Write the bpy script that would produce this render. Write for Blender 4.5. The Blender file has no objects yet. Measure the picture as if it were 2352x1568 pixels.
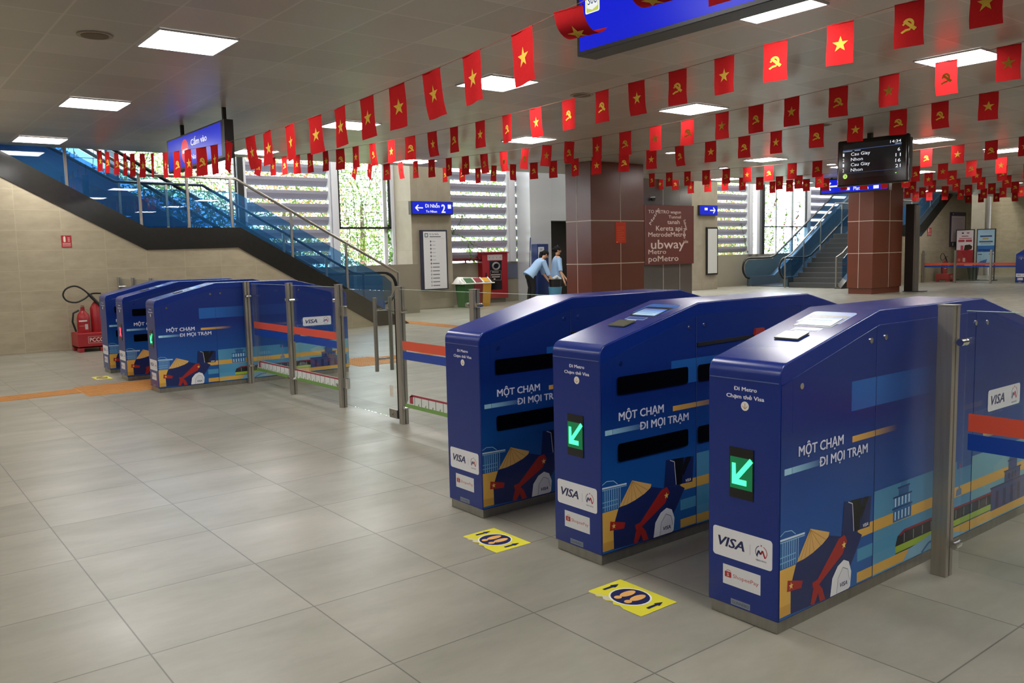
import bpy, math, random
from mathutils import Vector, Matrix
random.seed(7)
S = bpy.context.scene
COL = S.collection
PI = math.pi

# ------------------------------------------------------------------ camera, world, exposure
_y, _p, _r = 2.4783178, -0.104158735, 0.022600238
_f = Vector((math.cos(_p)*math.cos(_y), math.cos(_p)*math.sin(_y), math.sin(_p)))
_rt = Vector((math.sin(_y), -math.cos(_y), 0)); _dn = _f.cross(_rt)
_R = math.cos(_r)*_rt + math.sin(_r)*_dn
_D = -math.sin(_r)*_rt + math.cos(_r)*_dn
cd = bpy.data.cameras.new('camera'); cam = bpy.data.objects.new('camera', cd); COL.objects.link(cam)
cd.sensor_width = 36.0; cd.lens = 1942.86/2352*36.0; cd.clip_start = 0.05; cd.clip_end = 200
M4 = Matrix((_R, -_D, -_f)).transposed().to_4x4(); M4.translation = Vector((3.54978, -0.7103, 1.33322))
cam.matrix_world = M4
S.camera = cam
S.view_settings.view_transform = 'Standard'; S.view_settings.look = 'None'
S.view_settings.gamma = 1.0; S.view_settings.exposure = 0.0; S.view_settings.use_curve_mapping = False
try:
    S.cycles.use_denoising = True; S.cycles.max_bounces = 8; S.cycles.transparent_max_bounces = 24
    S.cycles.diffuse_bounces = 4; S.cycles.glossy_bounces = 4; S.cycles.sample_clamp_indirect = 6.0
    S.cycles.caustics_reflective = False; S.cycles.caustics_refractive = False
except Exception: pass
SKY = 9.0
PANEL = 31.0
W = bpy.data.worlds.new('overcast_sky'); S.world = W; W.use_nodes = True
W.node_tree.nodes['Background'].inputs[0].default_value = (0.86, 0.93, 1.0, 1)
W.node_tree.nodes['Background'].inputs[1].default_value = SKY

# ------------------------------------------------------------------ colour and materials
def lin(h):
    if not isinstance(h, str): return tuple(h)
    v = [int(h[i:i+2], 16)/255 for i in (0, 2, 4)]
    return tuple(c/12.92 if c <= .04045 else ((c+.055)/1.055)**2.4 for c in v)
MATS = {}
def mat(name, col='808080', rough=.5, metal=0., spec=.5, emit=0., coat=0.):
    if name in MATS: return MATS[name]
    m = bpy.data.materials.new(name); m.use_nodes = True; b = m.node_tree.nodes['Principled BSDF']
    c = lin(col)
    b.inputs['Base Color'].default_value = (*c, 1); b.inputs['Roughness'].default_value = rough
    b.inputs['Metallic'].default_value = metal; b.inputs['Specular IOR Level'].default_value = spec
    b.inputs['Coat Weight'].default_value = coat
    if emit: b.inputs['Emission Color'].default_value = (*c, 1); b.inputs['Emission Strength'].default_value = emit
    MATS[name] = m; return m
def nt(m): return m.node_tree.nodes, m.node_tree.links, m.node_tree.nodes['Principled BSDF']
def speckle(name, c1, c2, scale=6, rough=.5, metal=0., bump=0., stretch=(1, 1, 1), spec=.5):
    m = mat(name, c1, rough, metal, spec); N, L, b = nt(m)
    g = N.new('ShaderNodeNewGeometry'); mp = N.new('ShaderNodeMapping'); mp.inputs['Scale'].default_value = stretch
    n = N.new('ShaderNodeTexNoise'); n.inputs['Scale'].default_value = scale; n.inputs['Detail'].default_value = 6
    mx = N.new('ShaderNodeMix'); mx.data_type = 'RGBA'; mx.inputs[6].default_value = (*lin(c1), 1); mx.inputs[7].default_value = (*lin(c2), 1)
    L.new(g.outputs['Position'], mp.inputs[0]); L.new(mp.outputs[0], n.inputs['Vector']); L.new(n.outputs[0], mx.inputs[0]); L.new(mx.outputs[2], b.inputs['Base Color'])
    if bump:
        bp = N.new('ShaderNodeBump'); bp.inputs['Strength'].default_value = bump; bp.inputs['Distance'].default_value = .02
        L.new(n.outputs[0], bp.inputs['Height']); L.new(bp.outputs[0], b.inputs['Normal'])
    return m
def grid_mat(name, c1, c2, line, ax, pitch, off, w, rough, nscale=1.2, stretch=(1, 1, 1), bump=0.0, metal=0., tilevar=.06, spec=.5, roughvar=0., offz=None, linemix=.8):
    """world-space tiles: ax = the two axes, pitch, offset and joint width"""
    m = mat(name, c1, rough, metal, spec); N, L, b = nt(m)
    g = N.new('ShaderNodeNewGeometry'); sp = N.new('ShaderNodeSeparateXYZ'); L.new(g.outputs['Position'], sp.inputs[0])
    def mt(op, a, bb=None, c=None):
        n = N.new('ShaderNodeMath'); n.operation = op
        for i, v in enumerate((a, bb, c)):
            if v is None: continue
            if isinstance(v, (int, float)): n.inputs[i].default_value = v
            else: L.new(v, n.inputs[i])
        return n.outputs[0]
    ds, fl = [], []
    for k in range(2):
        s = mt('DIVIDE', mt('SUBTRACT', sp.outputs[ax[k]], off[k]), pitch[k])
        fr = mt('FRACT', mt('ADD', s, .5)); d = mt('MULTIPLY', mt('ABSOLUTE', mt('SUBTRACT', fr, .5)), pitch[k])
        ds.append(d); fl.append(mt('FLOOR', s))
    mn = mt('MINIMUM', ds[0], ds[1]); ln = mt('LESS_THAN', mn, w)
    wn = N.new('ShaderNodeTexWhiteNoise'); cb = N.new('ShaderNodeCombineXYZ'); L.new(fl[0], cb.inputs[0]); L.new(fl[1], cb.inputs[1]); L.new(cb.outputs[0], wn.inputs['Vector'])
    mp = N.new('ShaderNodeMapping'); mp.inputs['Scale'].default_value = stretch; L.new(g.outputs['Position'], mp.inputs[0])
    ad = N.new('ShaderNodeVectorMath'); ad.operation = 'MULTIPLY_ADD'; L.new(wn.outputs['Color'], ad.inputs[0]); ad.inputs[1].default_value = (7, 7, 7); L.new(mp.outputs[0], ad.inputs[2])
    n = N.new('ShaderNodeTexNoise'); n.inputs['Scale'].default_value = nscale; n.inputs['Detail'].default_value = 9; n.inputs['Roughness'].default_value = .65; L.new(ad.outputs[0], n.inputs['Vector'])
    rp = N.new('ShaderNodeMapRange'); rp.inputs[1].default_value = .3; rp.inputs[2].default_value = .7; L.new(n.outputs[0], rp.inputs[0])
    mx = N.new('ShaderNodeMix'); mx.data_type = 'RGBA'; mx.inputs[6].default_value = (*lin(c1), 1); mx.inputs[7].default_value = (*lin(c2), 1); L.new(rp.outputs[0], mx.inputs[0])
    hs = N.new('ShaderNodeHueSaturation'); L.new(mx.outputs[2], hs.inputs['Color']); L.new(mt('MULTIPLY_ADD', wn.outputs['Value'], tilevar*2, 1-tilevar), hs.inputs['Value'])
    m2 = N.new('ShaderNodeMix'); m2.data_type = 'RGBA'; m2.inputs[7].default_value = (*lin(line), 1); L.new(hs.outputs[0], m2.inputs[6]); L.new(mt('MULTIPLY', ln, linemix), m2.inputs[0]); L.new(m2.outputs[2], b.inputs['Base Color'])
    if roughvar: L.new(mt('MULTIPLY_ADD', n.outputs[0], roughvar, rough-roughvar*.5), b.inputs['Roughness'])
    if bump:
        bp = N.new('ShaderNodeBump'); bp.inputs['Strength'].default_value = bump; bp.inputs['Distance'].default_value = .01
        L.new(n.outputs[0], bp.inputs['Height']); L.new(bp.outputs[0], b.inputs['Normal'])
    return m
def glass(name, tint, refl=1.0, rough=.0, haze=None):
    m = bpy.data.materials.new(name); m.use_nodes = True; N = m.node_tree.nodes; L = m.node_tree.links; N.clear()
    o = N.new('ShaderNodeOutputMaterial'); t = N.new('ShaderNodeBsdfTransparent'); t.inputs[0].default_value = (*lin(tint), 1)
    g = N.new('ShaderNodeBsdfGlossy'); g.inputs['Roughness'].default_value = rough; lw = N.new('ShaderNodeLayerWeight'); pw = N.new('ShaderNodeMath'); pw.operation = 'POWER'; pw.inputs[1].default_value = 5.0; f = N.new('ShaderNodeMath'); f.operation = 'MULTIPLY_ADD'; f.inputs[1].default_value = .94; f.inputs[2].default_value = .05; L.new(lw.outputs['Facing'], pw.inputs[0]); L.new(pw.outputs[0], f.inputs[0])
    mm = N.new('ShaderNodeMath'); mm.operation = 'MULTIPLY'; mm.inputs[1].default_value = refl
    x = N.new('ShaderNodeMixShader'); L.new(f.outputs[0], mm.inputs[0]); L.new(mm.outputs[0], x.inputs[0]); L.new(t.outputs[0], x.inputs[1]); L.new(g.outputs[0], x.inputs[2]); L.new(x.outputs[0], o.inputs[0])
    if haze:
        d = N.new('ShaderNodeBsdfDiffuse'); d.inputs[0].default_value = (*lin(haze[0]), 1); x2 = N.new('ShaderNodeMixShader'); x2.inputs[0].default_value = haze[1]
        L.new(t.outputs[0], x2.inputs[1]); L.new(d.outputs[0], x2.inputs[2]); L.new(x2.outputs[0], x.inputs[1])
    MATS[name] = m; return m
def cloth(name, col, tr=.35):
    m = bpy.data.materials.new(name); m.use_nodes = True; N = m.node_tree.nodes; L = m.node_tree.links; N.clear()
    o = N.new('ShaderNodeOutputMaterial'); d = N.new('ShaderNodeBsdfDiffuse'); t = N.new('ShaderNodeBsdfTranslucent'); x = N.new('ShaderNodeMixShader')
    g = N.new('ShaderNodeNewGeometry'); n = N.new('ShaderNodeTexNoise'); n.inputs['Scale'].default_value = 60; mx = N.new('ShaderNodeMix'); mx.data_type = 'RGBA'
    c = lin(col); mx.inputs[6].default_value = (*[v*.9 for v in c], 1); mx.inputs[7].default_value = (*[min(1, v*1.1) for v in c], 1)
    L.new(g.outputs['Position'], n.inputs['Vector']); L.new(n.outputs[0], mx.inputs[0])
    for s in (d, t): L.new(mx.outputs[2], s.inputs[0])
    x.inputs[0].default_value = tr; L.new(d.outputs[0], x.inputs[1]); L.new(t.outputs[0], x.inputs[2]); L.new(x.outputs[0], o.inputs[0])
    MATS[name] = m; return m
def attr_mat(name, rough=.35, emit=0., spec=.5, lit=False):
    m = mat(name, 'ffffff', rough, 0, spec); N, L, b = nt(m); a = N.new('ShaderNodeAttribute'); a.attribute_name = 'Col'
    if lit: b.inputs['Base Color'].default_value = (.01, .01, .012, 1)
    else: L.new(a.outputs['Color'], b.inputs['Base Color'])
    if emit: L.new(a.outputs['Color'], b.inputs['Emission Color']); b.inputs['Emission Strength'].default_value = emit
    return m
PRINT = attr_mat('printed_vinyl', .32)
PAPER = attr_mat('printed_paper', .6, spec=.2)
LIT = attr_mat('backlit_print', .3, 1.0, spec=.12, lit=True)
SCREEN = attr_mat('display_pixels', .12, 1.1, lit=True)
steel = speckle('brushed_steel', 'b4aea4', '938d83', 3, .34, .75, stretch=(20, 20, 1))
steel_l = speckle('satin_steel', 'a5a29a', '86827a', 3, .38, .85, stretch=(12, 12, 1))
chrome = mat('chrome', 'd8d8d8', .12, 1.)
navy = mat('navy_powder_coat', '0a2872', .3, 0, .35)
navy2 = mat('navy_cover_coat', '0d2a7c', .25, 0, .5)
black = mat('matte_black', '0b0b0c', .5)
blackg = mat('gloss_black', '0a0a0c', .12)
darkm = mat('dark_frame_metal', '2b2a2a', .4, .3)
white_p = mat('white_plastic', 'e4e4e0', .4)
white_m = mat('white_painted_metal', 'cfd0d6', .45)
red_p = mat('red_enamel', '9c1a22', .35)
red_d = mat('dark_red_pipe', '5e1019', .3)
paintred = mat('fire_red', 'a3262b', .4)
granite = speckle('black_granite', '2a2926', '201f1d', 14, .16, 0, spec=.5)
GLS = glass('clear_glass', 'fafcfb', 1.0)
GLB = glass('blue_film_glass', 'bcd9f0', 1.0, haze=('4a94c8', .12))
GLD = glass('smoked_blue_glass', 'c6dbea', 1.0, haze=('3f7fae', .08))
rubber = mat('black_rubber', '0e0e10', .35)

# ------------------------------------------------------------------ mesh helpers
WL = {}
def smoothp(pts, n=6):
    v = [Vector(p) for p in pts]; out = []
    for i in range(len(v)-1):
        a, b, c, d = v[max(i-1, 0)], v[i], v[i+1], v[min(i+2, len(v)-1)]
        for q in range(n):
            t = q/n; out.append(.5*((2*b)+(c-a)*t+(2*a-5*b+4*c-d)*t*t+(3*b-a-3*c+d)*t**3))
    return out+[v[-1]]
class MB:
    def __init__(s): s.v = []; s.f = []; s.m = []; s.c = []
    def add(s, vs, fs, mi=0, col=None):
        o = len(s.v); s.v += [tuple(p) for p in vs]
        for f in fs: s.f.append(tuple(i+o for i in f)); s.m.append(mi)
        if isinstance(col, list): s.c += col
        else: s.c += [col or (1, 1, 1)]*len(vs)
        return s
    def box(s, x0, x1, y0, y1, z0, z1, mi=0, col=None):
        vs = [(x, y, z) for z in (z0, z1) for y in (y0, y1) for x in (x0, x1)]
        return s.add(vs, [(0, 2, 3, 1), (4, 5, 7, 6), (0, 1, 5, 4), (2, 6, 7, 3), (0, 4, 6, 2), (1, 3, 7, 5)], mi, col)
    def prism(s, pts, ax, a0, a1, mi=0, col=None):
        n = len(pts)
        def P(u, v, a): return (a, u, v) if ax == 'x' else ((u, a, v) if ax == 'y' else (u, v, a))
        vs = [P(u, v, a0) for u, v in pts]+[P(u, v, a1) for u, v in pts]
        return s.add(vs, [tuple(range(n))[::-1], tuple(range(n, 2*n))]+[(i, (i+1) % n, n+(i+1) % n, n+i) for i in range(n)], mi, col)
    def tube(s, pts, r, n=8, closed=False, mi=0, col=None):
        pts = [Vector(p) for p in pts]; k = len(pts); rs = r if isinstance(r, (list, tuple)) else [r]*k
        vs = []; up = None
        for i, p in enumerate(pts):
            a = pts[(i-1) % k] if (closed or i) else p; b = pts[(i+1) % k] if (closed or i < k-1) else p
            t = (b-a).normalized() if (b-a).length > 1e-9 else Vector((0, 0, 1))
            if up is None: up = Vector((0, 0, 1)) if abs(t.z) < .9 else Vector((1, 0, 0))
            x = t.cross(up).normalized(); up = x.cross(t).normalized()
            vs += [p+rs[i]*(math.cos(2*PI*j/n)*x+math.sin(2*PI*j/n)*up) for j in range(n)]
        fs = [(i*n+j, i*n+(j+1) % n, ((i+1) % k)*n+(j+1) % n, ((i+1) % k)*n+j) for i in range(k if closed else k-1) for j in range(n)]
        if not closed: fs += [tuple(range(n))[::-1], tuple(range((k-1)*n, k*n))]
        return s.add(vs, fs, mi, col)
    def cyl(s, a, b, r, n=16, r2=None, mi=0, col=None): return s.tube([a, b], [r, r if r2 is None else r2], n, False, mi, col)
    def lathe(s, c, prof, n=20, mi=0, col=None, sx=1, sy=1):
        vs = [(c[0]+r*sx*math.cos(2*PI*j/n), c[1]+r*sy*math.sin(2*PI*j/n), c[2]+z) for r, z in prof for j in range(n)]
        k = len(prof)
        return s.add(vs, [(i*n+j, i*n+(j+1) % n, (i+1)*n+(j+1) % n, (i+1)*n+j) for i in range(k-1) for j in range(n)]+[tuple(range(n))[::-1], tuple(range((k-1)*n, k*n))], mi, col)
    # flat print on a mapped plane: P(u,v,layer)->xyz
    def poly(s, P, pts, col, k=1, mi=0):
        vs = [P(u, v, k) for u, v in pts]; c = [lin(q) for q in col] if isinstance(col, list) else lin(col)
        return s.add(vs, [tuple(range(len(pts)))], mi, c)
    def rect(s, P, u0, v0, u1, v1, col, k=1, mi=0): return s.poly(P, [(u0, v0), (u1, v0), (u1, v1), (u0, v1)], col, k, mi)
    def disc(s, P, u, v, r, col, k=1, n=20, rv=None, a0=0, a1=2*PI, mi=0):
        return s.poly(P, [(u+r*math.cos(a0+(a1-a0)*i/n), v+(rv or r)*math.sin(a0+(a1-a0)*i/n)) for i in range(n)], col, k, mi)
    def ring(s, P, u, v, r, w, col, k=1, a0=0, a1=2*PI, n=20, mi=0):
        for i in range(n):
            t = [a0+(a1-a0)*(i+q)/n for q in (0, 1)]
            s.poly(P, [(u+(r+e)*math.cos(x), v+(r+e)*math.sin(x)) for x, e in ((t[0], 0), (t[1], 0), (t[1], w), (t[0], w))], col, k, mi)
    def rrect(s, P, u0, v0, u1, v1, r, col, k=1, mi=0):
        pts = []
        for cx, cy, a in ((u1-r, v1-r, 0), (u0+r, v1-r, 1), (u0+r, v0+r, 2), (u1-r, v0+r, 3)):
            pts += [(cx+r*math.cos((a+q/5)*PI/2), cy+r*math.sin((a+q/5)*PI/2)) for q in range(6)]
        return s.poly(P, pts, col, k, mi)
    def line(s, P, pts, w, col, k=1, mi=0):
        for (a, b), (c, d) in zip(pts, pts[1:]):
            l = math.hypot(c-a, d-b) or 1; nx, ny = -(d-b)/l*w/2, (c-a)/l*w/2
            s.poly(P, [(a+nx, b+ny), (c+nx, d+ny), (c-nx, d-ny), (a-nx, b-ny)], col, k, mi)
        return s
    def star(s, P, u, v, r, col, k=1, rot=0, sx=1, mi=0):
        return s.poly(P, [(u+sx*(r if i % 2 == 0 else r*.4)*math.sin(i*PI/5+rot), v+(r if i % 2 == 0 else r*.4)*math.cos(i*PI/5+rot)) for i in range(10)], col, k, mi)
    def text(s, P, txt, u0, u1, v0, cap, col, k=1, bold=.018, shear=0, mi=0):
        vs, fs, x0, x1 = txt_mesh(txt, bold, shear); sx = (u1-u0)/(x1-x0); sy = cap/CAP
        return s.add([P(u0+(x-x0)*sx, v0+y*sy, k+q*.2) for x, y, q in vs], fs, mi, lin(col))
    def build(s, name, mats, parent=None, bevel=0., smooth=False, origin=None, seg=2):
        if not isinstance(mats, (list, tuple)): mats = [mats]
        if parent is not None: o = WL[parent.name]
        elif origin is not None: o = Vector(origin)
        else:
            xs, ys, zs = zip(*s.v); o = Vector(((min(xs)+max(xs))/2, (min(ys)+max(ys))/2, min(zs)))
        me = bpy.data.meshes.new(name); me.from_pydata([(x-o.x, y-o.y, z-o.z) for x, y, z in s.v], [], s.f)
        for m in mats: me.materials.append(m)
        me.polygons.foreach_set('material_index', s.m)
        if any(m in (PRINT, LIT, SCREEN, PAPER) for m in mats):
            at = me.color_attributes.new('Col', 'FLOAT_COLOR', 'POINT')
            at.data.foreach_set('color', [q for c in s.c for q in (*c, 1)])
        if smooth: me.polygons.foreach_set('use_smooth', [True]*len(me.polygons))
        me.validate(); me.update()
        ob = bpy.data.objects.new(name, me); COL.objects.link(ob)
        if parent is not None: ob.parent = parent; WL[ob.name] = WL[parent.name]
        else: ob.location = o; WL[ob.name] = o.copy()
        if smooth:
            try: me.set_sharp_from_angle(angle=math.radians(40))
            except Exception: pass
        if bevel:
            md = ob.modifiers.new('bevel', 'BEVEL'); md.width = bevel; md.segments = seg; md.limit_method = 'ANGLE'; md.angle_limit = math.radians(35)
        return ob
_tc = {}; CAP = .7
def txt_mesh(t, bold, shear):
    key = (t, bold, shear)
    if key in _tc: return _tc[key]
    cu = bpy.data.curves.new('t', 'FONT'); cu.body = t.replace('Đ', 'D'); cu.resolution_u = 2; cu.offset = 0; cu.shear = shear; cu.fill_mode = 'FRONT'
    ob = bpy.data.objects.new('t', cu); COL.objects.link(ob); dg = bpy.context.evaluated_depsgraph_get(); dg.update()
    e = ob.evaluated_get(dg); me = e.to_mesh(); vs = [(v.co.x, v.co.y) for v in me.vertices]; fs = [tuple(p.vertices) for p in me.polygons]
    vs = [(x, y, 0) for x, y in vs]
    e.to_mesh_clear(); bpy.data.objects.remove(ob); bpy.data.curves.remove(cu)
    if bold > .004 and vs:
        n_ = len(vs); b_ = bold*.75; v0, f0 = vs, fs; vs, fs = [], []
        for q, (dx, dy) in enumerate(((-b_, -b_*.5), (b_, -b_*.5), (-b_, b_*.5), (b_, b_*.5))):
            vs += [(x+dx, y+dy, q) for x, y, _ in v0]; fs += [tuple(i+q*n_ for i in f) for f in f0]
    if t[:1] == 'Đ':
        m0 = min(v[0] for v in vs); o_ = len(vs); vs += [(m0-.07, .3, 4), (m0+.26, .3, 4), (m0+.26, .38, 4), (m0-.07, .38, 4)]; fs += [(o_, o_+1, o_+2, o_+3)]
    x0 = min([v[0] for v in vs] or [0]); x1 = max([v[0] for v in vs] or [1]); _tc[key] = (vs, fs, x0, x1); return _tc[key]
_h = txt_mesh('H', .018, 0)[0]; CAP = max(v[1] for v in _h)-min(v[1] for v in _h)
def tag(o, label, cat, group=None):
    o['label'] = label; o['category'] = cat
    if group: o['group'] = group
    return o
def struct(o, label=None):
    o['kind'] = 'structure'
    if label: o['label'] = label; 
    return o
def thing(name, loc, label=None, cat=None, group=None):
    o = bpy.data.objects.new(name, None); COL.objects.link(o); o.location = loc; o.empty_display_size = .1; WL[o.name] = Vector(loc)
    if label: tag(o, label, cat, group)
    return o
def copy_tree(o, parent=None):
    c = o.copy(); COL.objects.link(c); c.parent = parent; WL[c.name] = WL.get(o.name, Vector()).copy()
    for ch in list(o.children):
        if ch.name != c.name: copy_tree(ch, c)
    return c
def placed(o, loc, rz=0.):
    o.location = loc; o.rotation_euler = (0, 0, rz); WL[o.name] = Vector(loc); return o

# ------------------------------------------------------------------ the shell
CZ = 3.08
m_floor = grid_mat('floor_porcelain', '9c978a', '848173', '4c4a44', (0, 1), (.6, .6), (0, 0), .0028, .33, 2.2, (1.3, .5, 1), .05, tilevar=.045, roughvar=.22, spec=.45)
m_ceil = grid_mat('ceiling_metal_tiles', 'b2ada5', 'a8a299', 'd0cabf', (0, 1), (.637, .624), (-2.6, .645), .009, .33, .6, (1, 1, 1), .06, 0.0, tilevar=.11, spec=.55, linemix=.45)
m_stone = grid_mat('beige_stone_cladding', 'aea28a', '9e937c', 'bdb194', (1, 2), (.6, .3), (.1, .03), .004, .42, 3, (1, 1, 3), .03, tilevar=.03, spec=.3, linemix=.5)
m_stone_y = grid_mat('beige_stone_cladding_end', 'b3a68a', 'a2957a', 'c3b592', (0, 2), (.6, .3), (.1, .03), .004, .42, 3, (1, 1, 3), .03, tilevar=.03, spec=.3, linemix=.6)
m_conc = speckle('smooth_grey_render', '968e7e', '867f70', 1.5, .6, 0, .05)
m_colstone = grid_mat('grey_column_stone', 'a49a89', '948b7b', '8a8172', (1, 2), (.6, 1.2), (.13, .25), .003, .5, 2, (1, 1, 1), 0, tilevar=.02, spec=.3)
m_brown = speckle('brown_cladding_panel', '6e3a2a', '64331f', 2, .28, 0, spec=.5)
m_void = mat('stairwell_paint', 'b8b4aa', .7)  # one even pale grey for the stairwell ceiling and bulkhead
XE = -10.97      # where the low ceiling stops
def slab(name, x0, x1, y0, y1, z0, z1, m, **k):
    return struct(MB().box(x0, x1, y0, y1, z0, z1).build(name, m, **k))
slab('floor', -15.2, 9.5, -7, 38, -.3, 0, m_floor)
slab('ceiling', XE, 9.5, -7, 38, CZ, CZ+.35, m_ceil)
slab('wall_near', -15.2, 9.5, -7.2, -7, 0, 6.4, m_conc)  # unseen end wall, added to keep sky light out behind the viewer
slab('wall_east', 9.5, 9.7, -7, 38, 0, 3.4, m_conc)  # unseen side wall, added so the sky does not leak in
slab('wall_far', -11.7, 9.5, 36, 36.2, 0, 3.4, m_stone_y)
slab('ceiling_stairwell', -15.2, XE+.2, -7, 38, 6.2, 6.4, m_void)
slab('wall_bulkhead', XE, XE+.2, -7, 38, CZ+.35, 6.2, m_void)
# wall under the left stairs: everything below the stair stringer
struct(MB().prism([(-7, 0), (7.45, 0), (4.64, 1.64), (3.12, 1.64), (.6, 3.06), (-7, 3.06)], 'x', -10.975, -10.8).build('wall_left', m_stone))
struct(MB().prism([(24.2, 0), (32.2, 0), (32.2, 3.06), (30.5, 3.06), (28.4, 1.72), (26.6, 1.72)], 'x', -10.975, -10.8).build('wall_right', m_stone))
# window wall
WX = -15.0
slab('wall_window_sill', -15.2, WX, -7, 38, 0, 1.1, m_conc)
slab('wall_window_top', -15.2, WX, -7, 38, 4.4, 6.2, m_conc)
slab('wall_stair_low', -13.45, -13.3, 8.15, 9.75, 0, 1.13, m_conc)
slab('trim_1', -15.2, WX, 3.6, 3.75, 1.1, 4.4, white_m)
# ------------------------------------------------------------------ outdoors
random.seed(3)
MATS['leaf_a'] = None; MATS.pop('leaf_a')
leafm = attr_mat('leaf_mix', .6)
PRINT_SET = (PRINT, LIT, SCREEN, PAPER, leafm)
def leaves(mb, c, rad, n, size, pal):
    for _ in range(n):
        while True:
            p = Vector([random.uniform(-1, 1) for _ in range(3)])
            if p.length < 1: break
        p = Vector((c[0]+p.x*rad[0], c[1]+p.y*rad[1], c[2]+p.z*rad[2]))
        a = Vector([random.gauss(0, 1) for _ in range(3)]).normalized(); b = a.orthogonal().normalized(); w = size*random.uniform(.6, 1.3)
        q = lin(random.choice(pal)); 
        mb.add([p-a*w, p+b*w*.4, p+a*w, p-b*w*.4], [(0, 1, 2, 3)], 0, q)
def build_leaves(mb, name, parent=None, origin=None):
    ob = mb.build(name, [leafm], parent, origin=origin); me = ob.data
    if 'Col' not in me.color_attributes:
        at = me.color_attributes.new('Col', 'FLOAT_COLOR', 'POINT'); at.data.foreach_set('color', [q for c in mb.c for q in (*c, 1)])
    return ob
gpal = ['6f9a3a', '8fb34c', '5d8f45', 'a9c46a', '6d8a5c', 'c2cc8a', '87a860', 'b89a68']
mpal = gpal+['c9a070', 'd8b090']+['c88a5c', 'd08a9a', 'd9a27a', 'b8c690', 'e0b0b0']
k = MB().box(-48, -15.2, -12, 46, -.5, -.1).build('outdoor_ground', speckle('outdoor_grass', '7c8f4c', '93a468', 2, .9)); struct(k)
tspec = [(-19.5, 2.0, 3.0, 2.2, mpal), (-20.5, 6.1, 2.6, 1.8, gpal), (-19, 8.9, 2.6, 1.9, mpal), (-21, 12.4, 3.0, 2.4, gpal), (-19.4, 17.0, 2.7, 2.2, gpal), (-20.5, 22.0, 3.0, 2.3, mpal), (-18.8, 26.4, 2.6, 2.0, mpal), (-20.5, 30.5, 3.2, 2.6, gpal)]
tl = ['tree with mixed pink and green crown outside the windows above the left stair landing', 'green tree outside, behind the lower flight of the left stairs', 'tree with orange and green leaves outside the wire mesh window', 'green tree outside, behind the louvres right of the map column', 'green tree outside, behind the brown pillar nearest the gates', 'tree outside, behind the louvres between poster wall and far escalator', 'pink flecked tree outside the mesh window left of the far escalator', 'green tree outside, behind the top of the far escalator']
for (x, y, z, r, pal), lb in zip(tspec, tl):
    t = thing('tree', (x, y, -.1), lb, 'tree', 'trees outside the windows')
    MB().tube([(x, y, -.1), (x+.1, y, 1.2), (x-.05, y+.1, z)], [.14, .11, .05], 8).build('trunk', mat('bark', '5d4a3a', .9), t)
    mb = MB(); leaves(mb, (x, y, z), (r*.8, r, r*.95), 6500, .06, pal); leaves(mb, (x+1.2, y, 1.2), (1.0, r*1.05, 1.2), 3200, .05, pal); build_leaves(mb, 'crown', t)

# ------------------------------------------------------------------ windows on the far side (world x = WX)
slatm = cloth('louvre_frosted_sheet', 'a5a3b2', .05)
def louvre(n, y0, y1, z0=1.12, z1=4.38):
    t = thing('window_%d' % n, (WX, (y0+y1)/2, z0)); struct(t)
    fr = MB()
    for y in (y0, y1-.05): fr.box(-15.12, -14.99, y, y+.05, z0-.02, z1+.02)
    fr.build('window_frame', white_m, t)
    sl = MB(); z = z0+.06
    while z < z1-.1:
        pr = [(-15.16, z+.02), (-15.10, z+.0), (-15.03, z+.05), (-14.995, z+.13), (-14.985, z+.20), (-15.0, z+.205), (-15.02, z+.14), (-15.06, z+.075), (-15.11, z+.03), (-15.16, z+.04)]
        pr = [(-15.115+(a+15.075)*1.0, b) for a, b in pr]
        sl.prism(pr, 'y', y0+.05, y1-.05); z += .30
    sl.build('louvre_slats', slatm, t)
def meshwin(n, y0, y1, zb, frame=darkm, posts=(), wires=True, z1=4.38):
    t = thing('window_%d' % n, (WX, (y0+y1)/2, 1.1)); struct(t)
    fr = MB()
    for y in (y0, y1-.04): fr.box(-15.06, -15.0, y, y+.04, zb, z1)
    fr.box(-15.06, -15.0, y0, y1, zb, zb+.045); fr.build('window_frame', frame, t)
    if posts:
        pm = MB()
        for y, w in posts: pm.box(-15.14, -15.06, y, y+w, 1.1, z1)
        pm.build('mullions', white_m, t)
    wm = MB(); z = 1.2
    while z < z1: wm.cyl((-15.1, y0, z), (-15.1, y1, z), .007, 5); z += .2
    y = y0+.25
    while y < y1: wm.cyl((-15.1, y, 1.1), (-15.1, y, z1), .006, 5); y += .42
    wm.build('wire_mesh', mat('galvanised_wire', '8b8b88', .5, .5), t)
    MB().box(-15.035, -15.03, y0+.04, y1-.04, zb+.045, z1).build('glass_pane', GLS, t)
meshwin(1, 3.75, 6.2, 1.12); 
louvre(2, 6.36, 8.44)
meshwin(3, 8.64, 10.05, 2.0, darkm, ((9.88, .1),))
louvre(4, 11.34, 13.76); louvre(5, 13.95, 15.9)
louvre(6, 22.5, 24.5); meshwin(7, 25.43, 28.1, 2.05, darkm, ((26.2, .08), (27.2, .12))); louvre(8, 28.3, 34.8)
meshwin(9, 17.6, 22.4, 2.02, darkm, ((21.95, .12),)); meshwin(10, -6.9, 3.6, 1.12)
tn = 2
for (y0, y1, m) in ((6.22, 6.34, darkm), (8.46, 8.62, white_m), (10.07, 10.14, white_m), (13.77, 13.94, white_m), (24.52, 24.72, white_m), (24.95, 25.1, white_m), (25.25, 25.4, darkm), (28.12, 28.28, white_m)):
    struct(MB().box(-15.12, -14.96, y0, y1, 1.1, 4.4).build('trim_%d' % tn, m)); tn += 1
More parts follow.
